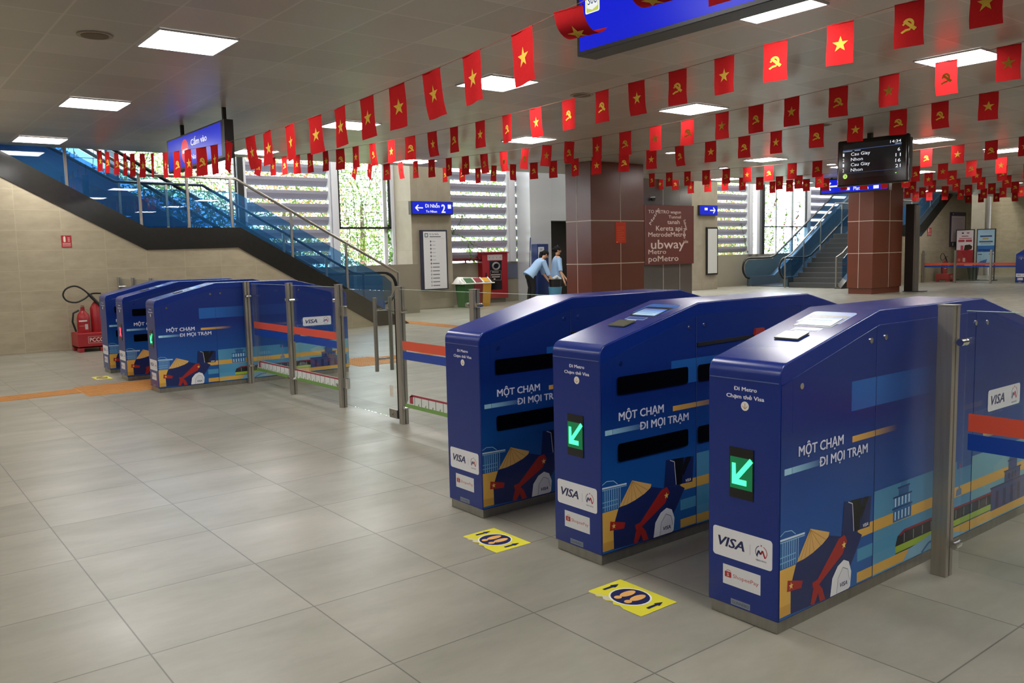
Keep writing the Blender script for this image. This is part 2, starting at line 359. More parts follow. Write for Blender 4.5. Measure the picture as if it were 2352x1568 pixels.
# columns of the window wall
def column(name, x0, x1, y0, y1, z1, m, bevel=.01): return struct(MB().box(x0, x1, y0, y1, 0, z1).build(name, m, bevel=bevel))
column('wall_column_map', -15.0, -14.2, 10.15, 11.32, 6.2, m_colstone)
column('wall_column_sign', -15.0, -14.3, 20.6, 21.9, 6.2, m_colstone)
column('wall_column_end', -14.6, -13.9, 34.9, 36, 6.2, m_colstone)
silver = speckle('silver_sheet_cladding', 'dfe1e6', 'c6c9cf', 1.1, .35, .35, .35, (1, .4, 1.6))
struct(MB().box(-15.0, -14.42, 14.05, 14.8, 0, 6.0).box(-15.0, -14.42, 14.8, 16.6, 2.2, 6.0).box(-15, -14.42, 15.9, 16.6, 0, 2.2).build('wall_silver_core', silver, bevel=.004))
slab('door_1', -14.9, -14.86, 14.8, 15.9, 0, 2.2, mat('doorway_shade', '2d2823', .6))  # dark sheet stands in for the shade inside the open doorway
corecol = speckle('grey_steel_cladding', '77736f', '68645f', 1.0, .26, .6, .05, (1, 1, .4))
cc = MB().box(-13.3, -12.06, 16.0, 17.95, 0, 6.2).build('wall_steel_core', corecol, bevel=.006); struct(cc)
jt = MB()
for y in (16.75, 17.42): jt.box(-12.06, -12.055, y, y+.012, 0, 4)
jt.box(-13.3, -12.055, 15.994, 16.0, 1.2, 1.21); jt.build('panel_joints', mat('joint_silver', 'b9b4ad', .4), cc)
# far right corner beyond the wall
column('wall_column_far', -12.35, -11.75, 35.6, 36.2, 6.2, m_colstone)
slab('wall_far_left', -15, -12.95, 36, 36.2, 0, 6.2, m_conc)

# ------------------------------------------------------------------ brown pillars
def pillar(n, x0, x1, y0, y1, z1, top, joints, vj):
    t = thing('pillar', (x1, y0, 0), top, 'pillar', 'brown clad pillars')
    MB().box(x0, x1, y0, y1, .16, z1).build('cladding', m_brown, t, bevel=.006)
    MB().box(x0+.03, x1-.03, y0+.03, y1-.03, 0, .16).build('plinth', m_brown, t)
    j = MB()
    for z in joints:
        j.box(x0-.003, x1+.004, y0-.004, y1+.004, z-.008, z+.008)
    xm = x1-.41; ym = y0+vj
    j.box(xm-.006, xm+.006, y0-.004, y0, .16, z1); j.box(x1, x1+.004, ym-.006, ym+.006, .16, z1)
    j.build('joint_strips', mat('pale_joint_strip', 'c9b9a6', .4), t)
    return t
pillar(1, -9.36, -8.62, 10.83, 12.32, CZ-.002, 'large brown clad pillar right behind the leftmost near gate', (1.08, 1.93), .81)
pillar(2, -9.22, -8.48, 21.1, 22.66, CZ-.002, 'far brown clad pillar standing below the departures screen', (1.11, 1.98), .85)
PX = lambda X: (lambda u, v, k=1: (X+k*.0004, u, v))       # print on a plane facing +x, u = world y
PY = lambda Y: (lambda u, v, k=1: (u, Y-k*.0004, v))       # print on a plane facing -y, u = world x
mb = MB().box(-8.62, -8.614, 11.49, 11.79, 1.485, 1.9, 0, lin('c23a1e')); P = PX(-8.6135)
for i in range(9): mb.rect(P, 11.54, 1.52+i*.035, 11.54+(.2 if i % 3 else .14), 1.528+i*.035, 'd8643a', 1, 0)
mb.rect(P, 11.52, 1.5, 11.55, 1.51, 'f0e0c0', 2, 0)
tag(mb.build('notice', [PAPER]), 'small orange red paper notice taped on the large brown pillar', 'notice')

# ------------------------------------------------------------------ ceiling fittings
lm = mat('led_diffuser', (1.0, .985, .955), .5, emit=PANEL)
def make_light():
    t = thing('ceiling_light', (0, 0, 0))
    MB().box(-.3, .3, -.3, .3, -.012, -.004).build('diffuser', lm, t)
    f = MB()
    for a in ((-.312, -.3, -.312, .312), (.3, .312, -.312, .312), (-.3, .3, -.312, -.3), (-.3, .3, .3, .312)): f.box(*a, -.016, -.001)
    f.build('frame', white_m, t); return t
L0 = make_light(); first = True
rows = {1.6: 'first', 4.72: 'second', 7.8: 'third', 13.9: 'fourth', 17.0: 'fifth', 20.1: 'sixth', 23.2: 'seventh', 28.0: 'eighth'}
gr = 'square light panels in the ceiling'
for yi, (y, rn) in enumerate(rows.items()):
    for xi, x in enumerate((-10.15, -6.8, -3.55, -.3, 2.95, 6.2)):  # right half of the first row is unseen, added to even the floor light
        if (y > 10 and x < -8 and y < 14) or (abs(y-23.2) < .1 and x < -6): continue
        o = L0 if first else copy_tree(L0); first = False
        placed(o, (x, y, CZ))
        cn = ['farthest left', 'second from left', 'third from left', 'fourth from left', 'fifth from left', 'rightmost'][xi]
        tag(o, 'square ceiling light, %s in the %s row from the viewer' % (cn, rn), 'ceiling light', gr)
for x in (-9.85, -6.5, -3.25, .0, 3.2, 6.4):  # unseen panels added behind the viewer to even out the floor brightness
    for y in (-1.55, -4.7):
        o = copy_tree(L0); placed(o, (x-.3, y, CZ)); tag(o, 'added square white ceiling light panel behind the viewer, unseen, evening out the floor', 'ceiling light', gr)
dl = None
for x, y, lb in ((-6.9, 11.2, 'small round downlight right of the top of the large brown pillar'), (-8.3, 14.5, 'small round downlight behind the large pillar, between two flag strings'), (-6.7, 16.1, 'round downlight just left of the departures screen'), (-3.5, 14.1, 'round downlight right of the departures screen'), (-3.6, 16.3, 'round downlight at the right picture edge, behind the nearer one'), (-9.9, 17.05, 'round downlight close to the steel clad core'), (-5.4, 24, 'tiny distant round downlight above the far gate'), (-7.2, 27, 'tiny distant round downlight before the far wall'), (-4.2, 27, 'tiny distant round downlight far right')):
    if dl is None:
        dl = thing('downlight', (0, 0, 0)); MB().lathe((0, 0, -.012), [(.085, 0), (.085, .008)], 20).build('lens', lm, dl)
        MB().tube([(.1*math.cos(a*PI/10), .1*math.sin(a*PI/10), -.006) for a in range(20)], .012, 6, True).build('trim_ring', white_m, dl); o = dl
    else: o = copy_tree(dl)
    placed(o, (x, y, CZ)); tag(o, lb, 'downlight', 'round downlights')
sp = None
for x, y, lb in ((-3.72, .95, 'round beige speaker grille in the ceiling at upper left, near the first light panel'), (-3.6, 5.95, 'round speaker grille in the ceiling between two light panels behind the flags'), (-3.5, 10.6, 'round speaker grille in the ceiling above the departures screen')):
    if sp is None:
        sp = thing('ceiling_speaker', (0, 0, 0)); MB().lathe((0, 0, -.012), [(.1, 0), (.1, .008)], 24).build('grille', mat('speaker_mesh', '6b5d49', .7), sp)
        MB().lathe((0, 0, -.008), [(.13, 0), (.13, .006)], 24).build('rim', mat('speaker_rim', '9a8e7c', .5), sp); o = sp
    else: o = copy_tree(sp)
    placed(o, (x, y, CZ)); tag(o, lb, 'ceiling speaker', 'round ceiling speakers')

for y in (-1.0, 2.2, 5.4, 8.6, 12.6, 19.2, 22.6, 26, 29.4, 32.8):  # unseen panels added to brighten the stairwell strip and its columns
    for x in (-12.0, -13.9):
        o = copy_tree(L0); placed(o, (x, y, 6.2)); o.scale = (1.6, 1.6, 1); tag(o, 'added large ceiling light panel high over the stairwell strip, unseen, brightening its columns', 'ceiling light', 'added stairwell light panels')

# ------------------------------------------------------------------ ticket gates
def metro_logo(mb, P, u, v, s, k):
    """ring of navy and red around a zigzag M, a star on top and a caption"""
    mb.ring(P, u, v, s*.42, s*.05, '23305f', k, PI*.62, PI*1.28); mb.ring(P, u, v, s*.42, s*.05, 'b3202c', k, -PI*.28, PI*.38)
    mb.line(P, [(u-s*.36, v-s*.3), (u-s*.2, v+s*.1), (u-s*.06, v-s*.14)], s*.12, '23305f', k)
    mb.line(P, [(u-s*.06, v-s*.14), (u+s*.1, v+s*.14), (u+s*.3, v-s*.32)], s*.12, 'b3202c', k)
    mb.star(P, u, v+s*.47, s*.09, 'b3202c', k); mb.text(P, 'HANOI METRO', u-s*.42, u+s*.42, v-s*.62, s*.1, '23305f', k)
def visa(mb, P, u0, u1, v, cap, col, k): mb.text(P, 'VISA', u0, u1, v, cap, col, k, .035, .25)
_c = [(.052*(1-math.cos(a*1.325/9)), .895+.052*math.sin(a*1.325/9)) for a in range(10)]
PRF = [(0, .045)]+_c+[(.63, 1.09), (1.505, 1.09)]+[(2.135-y, z) for y, z in _c[::-1]]+[(2.135, .045)]
def seam(y): return .88+(y-.036)*.2598 if y < .625 else (1.033 if y < 1.51 else 1.033-(y-1.51)*.2598)
def make_gate(slots, led, reader):
    g = thing('ticket_gate', (0, 0, 0))
    h = MB().prism(PRF, 'x', 0, .3).build('housing', navy2, g, bevel=.005, smooth=True)
    MB().box(.008, .292, .008, 2.127, 0, .05).build('plinth', steel_l, g, bevel=.002)
    for a, b in ((.068, .609), (.614, 1.4375), (1.4425, 2.066)):
        ys = sorted({a, b} | {q for q in (.625, 1.51) if a < q < b})
        MB().prism([(a, .052), (b, .052)]+[(q, seam(q)) for q in ys[::-1]], 'x', .3, .3018).build('side_panel', navy, g, bevel=.0012, seg=1)
        MB().prism([(a, .052), (b, .052)]+[(q, seam(q)) for q in ys[::-1]], 'x', -.0018, 0).build('side_panel', navy, g, bevel=.0012, seg=1)
    MB().box(.006, .294, -.0012, 0, .876, .879).build('front_seam', mat('seam_light', '5568a0', .3), g)
    b = MB()
    for y, z in ((.119, .858), (.567, .978), (.672, .983), (1.433, .985), (1.546, .979), (2.0, .86)): b.cyl((.3, y, z), (.305, y, z), .011, 14)
    b.build('screws', chrome, g)
    P = lambda u, v, k=1: (.3018+k*.00013, u, v); mb = MB()
    T = '0a2872'
    for a, b_ in ((.004, .068), (.07, .607), (.616, 1.435), (1.445, 2.064), (2.068, 2.128)):
        ys = sorted({a, b_} | {q for q in (.625, 1.51) if a < q < b_})
        mb.poly(P, [(a, .69), (b_, .69)]+[(q, min(seam(q), 1.033)-.003) for q in ys[::-1]], T, .5)
    # printed fade and skyline bands
    def panel(y0, z0, y1, z1, c, k=1): mb.rect(P, y0, z0, y1, z1, c, k)
    for a, b_ in ((.0, .609), (.614, 1.4375), (1.4425, 2.13)):
        a0 = max(a, .004); b0 = min(b_, 2.128)
        panel(a0, .4, b0, .7, ['1549a0' if 0 else '124a94', '124a94', T, T]); panel(a0, .052, b0, .4, ['1a5fa8', '1a5fa8', '124a94', '124a94'])
        if a0 > .5: panel(a0, .052, b0, .39, ['5a9fc4', '5a9fc4', '3c7fae', '4b8cb4'] if a0 < 1 else '6fa9bd', 2)
        lo = a0 if a0 > .3 else .5
        panel(lo, .232, b0, .277, 'd8ab50', 3); panel(lo, .14, b0, .19, '4b95bd', 3); panel(lo, .058, b0, .098, 'd8ab50', 3)
    panel(.44, .727, .613, .837, '1d5ba6', 2); panel(.614, .727, 1.1, .837, ['1d5ba6', T, T, '1d5ba6'], 2)
    panel(.45, .609, .60, .632, ['d9a64c', 'b08a4e', 'b08a4e', 'd9a64c'], 3); panel(.60, .609, .78, .632, ['b08a4e', T, T, 'b08a4e'], 3)
    panel(.025, .56, .068, .582, '9ecbe0', 3); panel(.07, .56, .26, .582, ['8fc0da', '1b3f86', '1b3f86', '8fc0da'], 3)
    panel(1.545, .455, 1.74, .52, ['c9a76a', '5a6a8c', '5a6a8c', 'c9a76a'], 3); panel(1.3, .355, 1.4375, .39, '1d4f94', 3)
    # bridge with railings
    panel(.004, .232, .10, .335, '1f62a6', 4); mb.line(P, [(.004, .337), (.15, .333)], .007, 'cfe4f0', 6); mb.line(P, [(.004, .328), (.15, .325)], .003, '9cc8e2', 6)
    for i in range(8): mb.line(P, [(.02+i*.013, .328), (.02+i*.013, .235)], .003, 'a9d0e8', 6)
    for z in (.275, .255): mb.line(P, [(.004, z), (.1, z)], .004, '7fb5d8', 6)
    mb.line(P, [(.004, .352), (.03, .364), (.07, .36), (.095, .342)], .003, '9cc8e2', 6)
    panel(.004, .062, .12, .232, 'dcae52', 5); panel(.004, .062, .12, .10, 'c99a44', 6)
    # plain navy swoosh where the artwork has its dark centre
    mb.poly(P, [(.07, .06), (.32, .052), (.42, .1), (.47, .16), (.53, .24), (.49, .262), (.38, .268), (.3, .29), (.24, .268), (.1, .235), (.068, .16)], '17265c', 7)
    # conical hat
    mb.poly(P, [(.184, .341), (.306, .301), (.3, .286), (.262, .267), (.2, .249), (.15, .24), (.103, .238)], 'dcae66', 9)
    for q in ((.285, .277), (.25, .263), (.21, .252), (.18, .245), (.15, .24), (.125, .239)): mb.line(P, [(.184, .337), q], .0022, 'a37c3e', 10)
    # travel card with dark stripes
    mb.poly(P, [(.402, .393), (.592, .38), (.583, .262), (.388, .268)], '16265a', 9)
    mb.poly(P, [(.45, .39), (.52, .386), (.51, .264), (.478, .264)], '0d0d10', 10); mb.poly(P, [(.54, .385), (.575, .382), (.52, .3), (.505, .33)], '0d0d10', 10.6)
    mb.line(P, [(.428, .388), (.458, .376), (.47, .268)], .004, 'cfd2dc', 11); visa(mb, P, .535, .573, .268, .013, 'e8e8f0', 11)
    # ribbon with stars
    mb.poly(P, [(.37, .262), (.408, .268), (.426, .24), (.395, .197), (.24, .12), (.205, .115), (.2, .138), (.232, .142)], 'a2231f', 10)
    mb.poly(P, [(.235, .13), (.265, .1), (.285, .055), (.25, .055), (.238, .09), (.215, .055), (.19, .06), (.205, .11)], '9e221e', 11)
    mb.star(P, .404, .23, .016, 'e6c76a', 12); mb.poly(P, [(.05, .186), (.14, .163), (.133, .138), (.046, .146)], 'a2231f', 10); mb.star(P, .07, .162, .014, 'e6c76a', 12)
    # white rounded badge
    mb.poly(P, [(.318, .053), (.33, .12), (.365, .158), (.405, .173), (.44, .158), (.458, .116), (.452, .06), (.44, .053)], 'e6e6ea', 9)
    mb.poly(P, [(.362, .053), (.37, .11), (.4, .142), (.43, .128), (.443, .085), (.44, .053)], 'dedee4', 10)
    mb.line(P, [(.36, .053), (.368, .11), (.4, .145), (.434, .13), (.446, .085)], .003, '8a8d99', 11); visa(mb, P, .382, .431, .073, .016, '1b2558', 12)
    # tiered tower
    for (a, b_, c, d, cl) in ((.76, .905, .235, .29, '2f6aa4'), (.765, .9, .29, .335, '3a7ab2'), (.8, .88, .335, .37, '2c5f98'), (.815, .865, .37, .395, '3b78ae')): panel(a, c, b_, d, cl, 6)
    for i in range(5):
        for z in (.242, .297): panel(.772+i*.027, z, .782+i*.027, z+.034, 'bcd6e6', 7)
    for a, b_, z in ((.752, .912, .29), (.757, .908, .335), (.792, .888, .37), (.807, .873, .394)): panel(a, z-.003, b_, z+.004, '1c4678', 8)
    # slim tower
    mb.poly(P, [(1.296, .236), (1.35, .236), (1.348, .262), (1.335, .268), (1.333, .36), (1.322, .36), (1.32, .268), (1.3, .262)], '5b7fa6', 6); panel(1.324, .36, 1.331, .375, 'c04a4a', 6)
    # train
    mb.poly(P, [(.785, .1), (.784, .135), (.8, .172), (.85, .19), (1.65, .187), (1.65, .1)], '26272c', 6)
    mb.poly(P, [(.8, .172), (.85, .19), (1.65, .187), (1.65, .177), (.86, .18), (.83, .17)], '8d2434', 7); mb.poly(P, [(.784, .104), (.784, .132), (1.65, .13), (1.65, .104)], '9dbb3e', 7)
    for i in range(11): panel(.85+i*.075, .136, .856+i*.075, .174, '8a8f98', 8)
    # citadel gate
    mb.poly(P, [(1.65, .095), (1.65, .205), (1.79, .206), (1.79, .255), (1.83, .262), (1.83, .3), (1.846, .33), (1.91, .33), (1.925, .3), (1.925, .262), (1.965, .255), (1.965, .205), (2.1, .205), (2.1, .095)], '3a4a7c', 8)
    for a, z, b_, t in ((1.78, .255, 1.975, .262), (1.82, .3, 1.935, .307), (1.84, .33, 1.916, .337), (1.64, .2, 2.11, .207)): panel(a, z, b_, t, '26305c', 9)
    for a in (1.7, 1.78, 1.86, 1.94, 2.02): panel(a, .1, a+.03, .18, '222c56', 9)
    for a in (1.83, 1.87, 1.9): panel(a, .215, a+.018, .245, '1f2850', 9)
    # water sweep
    mb.poly(P, [(.845, .055), (.895, .098), (1.1, .12), (1.13, .1), (1.35, .07), (1.4, .055)], '7fb0cc', 9); mb.line(P, [(1.0, .056), (1.06, .085), (1.13, .09)], .01, '2d6aa6', 10)
    # round-cornered pay sticker near the rear
    mb.rrect(P, 1.58, .57, 1.925, .668, .015, 'e4e4ea', 12); visa(mb, P, 1.61, 1.755, .598, .042, '1b2558', 13); metro_logo(mb, P, 1.862, .623, .07, 13)
    mb.build('printed_side_wrap', PRINT, g)
    mb = MB(); mb.text(P, 'MỘT CHẠM', .105, .388, .614, .035, 'd5d8ec', 14, .03); mb.build('slogan', PRINT, g); mb = MB(); mb.text(P, 'ĐI MỌI TRẠM', .233, .556, .556, .034, 'd5d8ec', 14, .03)
    mb.build('slogan', PRINT, g)
    for o in (1.4425-.0025, .609+.0025): MB().box(.3015, .3034, o-.0012, o+.0012, .052, seam(o)).build('panel_joint', mat('joint_navy', '31437c', .4), g)
    F = lambda u, v, k=1: (u, -.0002*k, v)
    mb = MB(); mb.text(F, 'Đi Metro', .111, .207, .838, .0135, 'e6e8f4', 1, .035); mb.text(F, 'Chạm thẻ Visa', .079, .237, .81, .0135, 'e6e8f4', 1, .035)
    mb.disc(F, .158, .785, .0165, 'ecebe8', 1); mb.line(F, [(.158, .795), (.158, .776)], .0025, 'c08a40', 2); mb.line(F, [(.148, .785), (.158, .775), (.168, .785)], .0025, 'c08a40', 2)
    mb.build('front_lettering', PRINT, g)
    mb = MB(); mb.rrect(F, .022, .222, .275, .33, .012, 'e6e5ea', 1); visa(mb, F, .045, .16, .262, .035, '1b2558', 2); mb.line(F, [(.183, .257), (.183, .295)], .0012, '8a8a96', 2); metro_logo(mb, F, .23, .278, .052, 2)
    mb.build('payment_sticker', PRINT, g)
    mb = MB(); mb.rect(F, .067, .122, .228, .195, 'dcdcdf', 1); mb.rrect(F, .075, .149, .104, .17, .002, 'a8272d', 2); mb.line(F, [(.082, .171), (.086, .176), (.098, .176), (.1, .171)], .0018, 'a8272d', 2)
    mb.text(F, 'S', .085, .094, .153, .012, 'dcdcdf', 3); mb.text(F, 'ShopeePay', .111, .22, .153, .014, 'b04040', 2, .0); mb.build('wallet_sticker', PRINT, g)
    mb = MB(); mb.rect(F, .102, .053, .185, .075, '7c8494', 1); mb.text(F, 'GUNNEBO', .108, .18, .058, .011, '3a4256', 2); mb.build('maker_plate', PRINT, g)
    if slots:
        bm = MB()
        for a, b_ in ((.095, .548), (.616, 1.07)):
            for c, d in ((.726, .803), (.438, .516)):
                q = lambda u, v, k=1: (.3018+.0065, u, v); bm.rrect(q, a, c, b_, d, .012, '0a0806', 1)
        bm.build('sensor_windows', [mat('smoked_acrylic', '020202', .3, spec=.15)], g)
        MB().prism([(.616, .889), (1.1, .897), (1.1, .912), (.616, .905)], 'x', .3, .3085).build('flap_slot', black, g)
        MB().prism([(1.036, .905), (1.045, .94), (1.11, .94), (1.12, .915)], 'x', .3, .315).build('flap_tip', mat('flap_red', 'a02c20', .4), g)
    if led:
        sw = MB().box(.096, .197, -.003, 0, .452, .634).build('signal_window', blackg, g)
        c = {'green': (.0, 1., .32), 'red': (1., .03, .1)}[led]
        gl = MB(); gl.box(.1, .193, -.0045, -.003, .487, .6); gl.build('signal_glow', mat('signal_backlight_'+led, tuple(.1*q for q in c), .4, emit=.9), sw)
        ar = MB(); Q = lambda u, v, k=1: (u, -.0045-.0008*k, v)
        if led == 'green':
            ar.line(Q, [(.19, .597), (.125, .522)], .018, 'ffffff'); ar.poly(Q, [(.108, .578), (.124, .578), (.126, .522), (.17, .522), (.17, .502), (.108, .502)], 'ffffff')
        else:
            ar.line(Q, [(.11, .595), (.185, .495)], .018, 'ffffff'); ar.line(Q, [(.11, .495), (.185, .595)], .018, 'ffffff')
        ar.build('signal_arrow', mat('signal_led_'+led, tuple(min(1, q+.06) for q in c), .4, emit=1.6), sw)
    if reader:
        sl = lambda u, v, k=1: (u, .06+(v-.06), .948+(v-.06)*.24912+.0008*k)
        mb = MB(); mb.rrect(sl, .06, .215, .245, .578, .018, '2f6ab4', 1); mb.rrect(sl, .075, .405, .235, .535, .004, '101216', 2)
        mb.poly(sl, [(.1, .352), (.12, .352), (.12, .338), (.15, .326), (.18, .338), (.18, .352), (.215, .352), (.215, .388), (.1, .388)], 'aab8d8', 2)
        mb.poly(sl, [(.106, .357), (.21, .357), (.21, .383), (.106, .383)], '2a4f92', 3); rl = mb.build('reader_label', PRINT, g)
        mb = MB(); mb.poly(sl, [(.088, .415), (.226, .415), (.226, .505), (.088, .505)], ['b8d8e8', 'b8d8e8', '3a66c8', '4a62b0'], 4)
        for i in range(3): mb.rect(sl, .1, .43+i*.02, .2, .435+i*.02, '6f8fae', 5)
        mb.build('reader_screen', SCREEN, rl)
        mb = MB().prism([(.248, .998), (.322, 1.0165), (.322, 1.0225), (.248, 1.004)], 'x', .1, .2).build('card_pad', mat('card_pad_grey', '56584a', .25), rl, bevel=.001)
    return g
gts = [((1.6, 1.712), False, 'green', True, 'nearest navy ticket gate, rightmost, plain side panel, green arrow lit'),
       ((.733, 1.714), True, 'green', True, 'navy ticket gate in the middle of the near trio, black sensor windows and green arrow'),
       ((-.128, 1.718), True, None, False, 'navy ticket gate leftmost of the near trio, black sensor windows, no lit arrow'),
       ((-5.647, 1.69), False, 'green', True, 'navy ticket gate at the right of the distant trio, beside the glass fence, green light'),
       ((-6.841, 1.68), True, 'red', True, 'navy ticket gate in the middle of the distant trio with a red light'),
       ((-7.685, 1.69), True, None, False, 'navy ticket gate leftmost of the distant trio, beside the fire extinguisher'),
       ((-7.75, 28.4), False, None, False, 'far navy ticket gate cut by the right picture edge'),
       ((-7.5, 30.2), False, None, False, 'far navy ticket gate outside the right picture edge')]
protos = {}
for (x, y), s_, l_, r_, lb in gts[:7]:
    key = (s_, l_, r_)
    if key in protos: o = copy_tree(protos[key])
    else: o = protos[key] = make_gate(*key)
    placed(o, (x, y, 0)); tag(o, lb, 'ticket gate', 'blue ticket gates')

# ------------------------------------------------------------------ glass fence along y = 2.65
FY = 2.65
def rail_post(x, y, clamps, lb, h=1.09, w=.05, sides=(-1, 1)):
    t = thing('fence_post', (x, y, 0), lb, 'fence post', 'steel posts of the glass fences')
    po = MB().box(x-w/2, x+w/2, y-.028, y-.004, 0, h).box(x-w/2, x+w/2, y+.004, y+.028, 0, h).box(x-w/2+.012, x+w/2-.012, y-.004, y+.004, 0, h-.01).build('post', steel, t, bevel=.002)
    MB().box(x-w/2-.002, x+w/2+.002, y-.03, y+.03, h, h+.004).build('cap', steel_l, t)
    for s in sides:
        for z in clamps:
            MB().box(min(x, x+s*.07), max(x, x+s*.07), y-.004, y+.004, z-.012, z+.012).cyl((x+s*.058, y-.03, z), (x+s*.058, y+.022, z), .014, 12).build('clamp', chrome, po)
    return t
rail_post(-5.31, 2.63, (.94, .2), 'steel post of the glass fence beside the right gate of the distant trio', sides=(1,))
rail_post(-4.265, 2.66, (.93, .16), 'slim steel post between the two striped glass fence panels')
rail_post(-3.25, 2.68, (.95, .2), 'steel post carrying the hinges of the glass swing door', sides=(-1,))
rail_post(-2.22, 2.69, (.9, .14), 'steel post on the latch side of the glass swing door', w=.055, sides=(1,))
rail_post(-1.157, FY, (.985, .2), 'steel post behind the left gate of the near trio', w=.05)
rail_post(2.0, 2.68, (.95, .14), 'nearest steel post, in front of the rightmost gate', w=.062, sides=(1,))
rail_post(-10.72, 2.65, (.95, .2), 'steel fence post against the beige wall behind the distant gates', sides=(1,))
rail_post(-9.9, 2.65, (.95, .2), 'second steel fence post from the beige wall')
rail_post(-8.95, 2.65, (.95, .2), 'steel fence post just behind the leftmost distant gate')
def panel(x0, x1, lb, y=FY+.02, z0=.04, z1=1.07, train=True, stripes=True, nose=False):
    t = thing('glass_panel', ((x0+x1)/2, y, z0), lb, 'glass panel', 'glass fence panels')
    MB().box(x0, x1, y-.005, y+.005, z0, z1).build('pane', GLS, t)
    MB().box(x0, x1, y-.005, y+.005, z1, z1+.002).build('polished_edge', mat('glass_edge', 'a8c0b4', .2), t)
    P = PY(y-.0055)
    if stripes:
        MB().rect(P, x0+.02, .6, x1, .67, 'd6533a').build('orange_stripe', PRINT, t); MB().rect(P, x0+.02, .525, x1, .59, '15409c').build('blue_stripe', PRINT, t)
    if train:
        mb = MB(); a = x0+(.1 if nose else .0)
        mb.poly(P, [(x0+.05 if nose else x0, .165), (a-.04, .185), (a, .243), (a+.05, .262), (x1, .262), (x1, .165)], 'd9dcd8', 1)
        mb.rect(P, x0+.03, .148, x1, .178, '6f9a4a', 2); mb.poly(P, [(a, .235), (a+.03, .258), (x1, .258), (x1, .244), (a+.04, .242)], '9c2a3e', 2)
        if nose: mb.poly(P, [(a, .185), (a, .24), (a+.05, .252), (a+.05, .185)], '9c2a3e', 2)
        u = a+.07
        while u < x1-.02: mb.rect(P, u, .178, u+.006, .243, '26282a', 3); mb.poly(P, [(u+.05, .18), (u+.065, .2), (u+.07, .18)], '5d7f4a', 3); u += .1
        mb.build('train_decal', PRINT, t)
    return t
panel(-5.25, -4.29, 'striped clear glass fence panel left of the slim post, with train nose decal', nose=True)
panel(-4.24, -3.28, 'striped clear glass fence panel between slim post and hinge post')
panel(-2.18, -1.19, 'striped clear glass fence panel left of the near gates, with train nose decal', nose=True)
panel(-1.12, -.16, 'clear glass fence panel tucked behind the leftmost near gate')
panel(2.06, 3.6, 'striped clear glass fence panel at the right picture edge, next to the nearest post', train=False, y=2.7)
panel(-10.69, -9.93, 'clear glass fence panel against the beige wall', stripes=False, train=False)
panel(-9.87, -8.98, 'clear glass fence panel between the wall panel and the leftmost distant gate', stripes=False, train=False)
t = thing('glass_door', (-3.2, 2.69, 0), 'clear glass swing door with a long steel pull bar, between the two gate groups', 'glass door')
MB().box(-3.21, -2.3, 2.685, 2.695, .03, 1.055).build('pane', GLS, t)
for y, n in ((2.62, 'pull_bar'), (2.76, 'pull_bar')):
    MB().cyl((-2.5, y, .4), (-2.5, y, 1.0), .016, 14).build(n, steel_l, t)
MB().cyl((-2.5, 2.62, .5), (-2.5, 2.76, .5), .009, 10).cyl((-2.5, 2.62, .9), (-2.5, 2.76, .9), .009, 10).build('bar_mounts', chrome, t)
for z in (.22, .86): MB().box(-3.23, -3.15, 2.675, 2.705, z-.045, z+.045).build('hinge', chrome, t, bevel=.002)
MB().box(-2.42, -2.3, 2.672, 2.708, .03, .1).cyl((-2.37, 2.665, .065), (-2.37, 2.71, .065), .013, 12).build('floor_lock', steel_l, t, bevel=.002)
MB().rect(PY(2.685), -2.42, .2, -2.36, .29, 'd8cfc4').build('paper_label', PAPER, t)
MB().box(-2.295, -2.287, 2.68, 2.7, .03, 1.0).build('edge_seal', black, t)
MB().tube([(-2.5+.26*q, 2.655+.05*math.sin(q*PI), .9+.01*math.sin(q*9)) for q in [i/10 for i in range(11)]], .003, 6).build('tie_strap', black, t)

# ------------------------------------------------------------------ floor marks
def foot_sticker(x, y, w, h, lb, torn=True):
    mb = MB(); P = lambda u, v, k=1: (x+u*w, y+v*h, .001+.0004*k)
    if torn: ed = [(0, .12), (.03, .05), (.1, .1), (.2, .03), (.28, .14), (.36, .02), (.45, .1), (.52, 0), (.6, .06), (.7, 0), (1, 0), (1, 1), (0, 1)]
    else: ed = [(0, 0), (1, 0), (1, 1), (0, 1)]
    mb.poly(P, ed, 'd9cf3a', 1)
    if torn: mb.poly(P, [(.02, .05), (.3, .2), (.42, .12), (.33, .02), (.25, .12), (.12, .06)], 'c9c2a8', 2)
    c = [(0.5+.29*math.cos(a*PI/12), .5+.4*math.sin(a*PI/12)) for a in range(24)]; mb.poly(P, c, 'e8e8e0', 3)
    c = [(0.5+.265*math.cos(a*PI/12), .5+.365*math.sin(a*PI/12)) for a in range(24)]; mb.poly(P, c, '1b2150', 4)
    for s in (-1, 1):
        mb.poly(P, [(.5+s*.09+.065*math.cos(a*PI/9), .57+.2*math.sin(a*PI/9)) for a in range(18)], 'e0a860', 5)
        mb.poly(P, [(.5+s*.09+.05*math.cos(a*PI/7), .3+.08*math.sin(a*PI/7)) for a in range(14)], 'e0a860', 5)
        u = .5+s*.39; mb.poly(P, [(u-.022, .35), (u+.022, .35), (u+.022, .6), (u+.05, .6), (u, .78), (u-.05, .6), (u-.022, .6)], '1b2150', 5)
    return tag(mb.build('floor_sticker', PAPER), lb, 'floor sticker', 'yellow stand-here stickers')
foot_sticker(.32, 1.475, .285, .2, 'torn yellow footprint sticker on the floor before the middle and left near gates')
foot_sticker(1.186, 1.472, .3, .198, 'torn yellow footprint sticker on the floor before the nearest gate lane')
foot_sticker(-7.2, 1.44, .3, .17, 'small distant yellow footprint sticker before the distant gates', False)
tac = speckle('tactile_orange', 'c98f4c', 'b97f40', 9, .6)
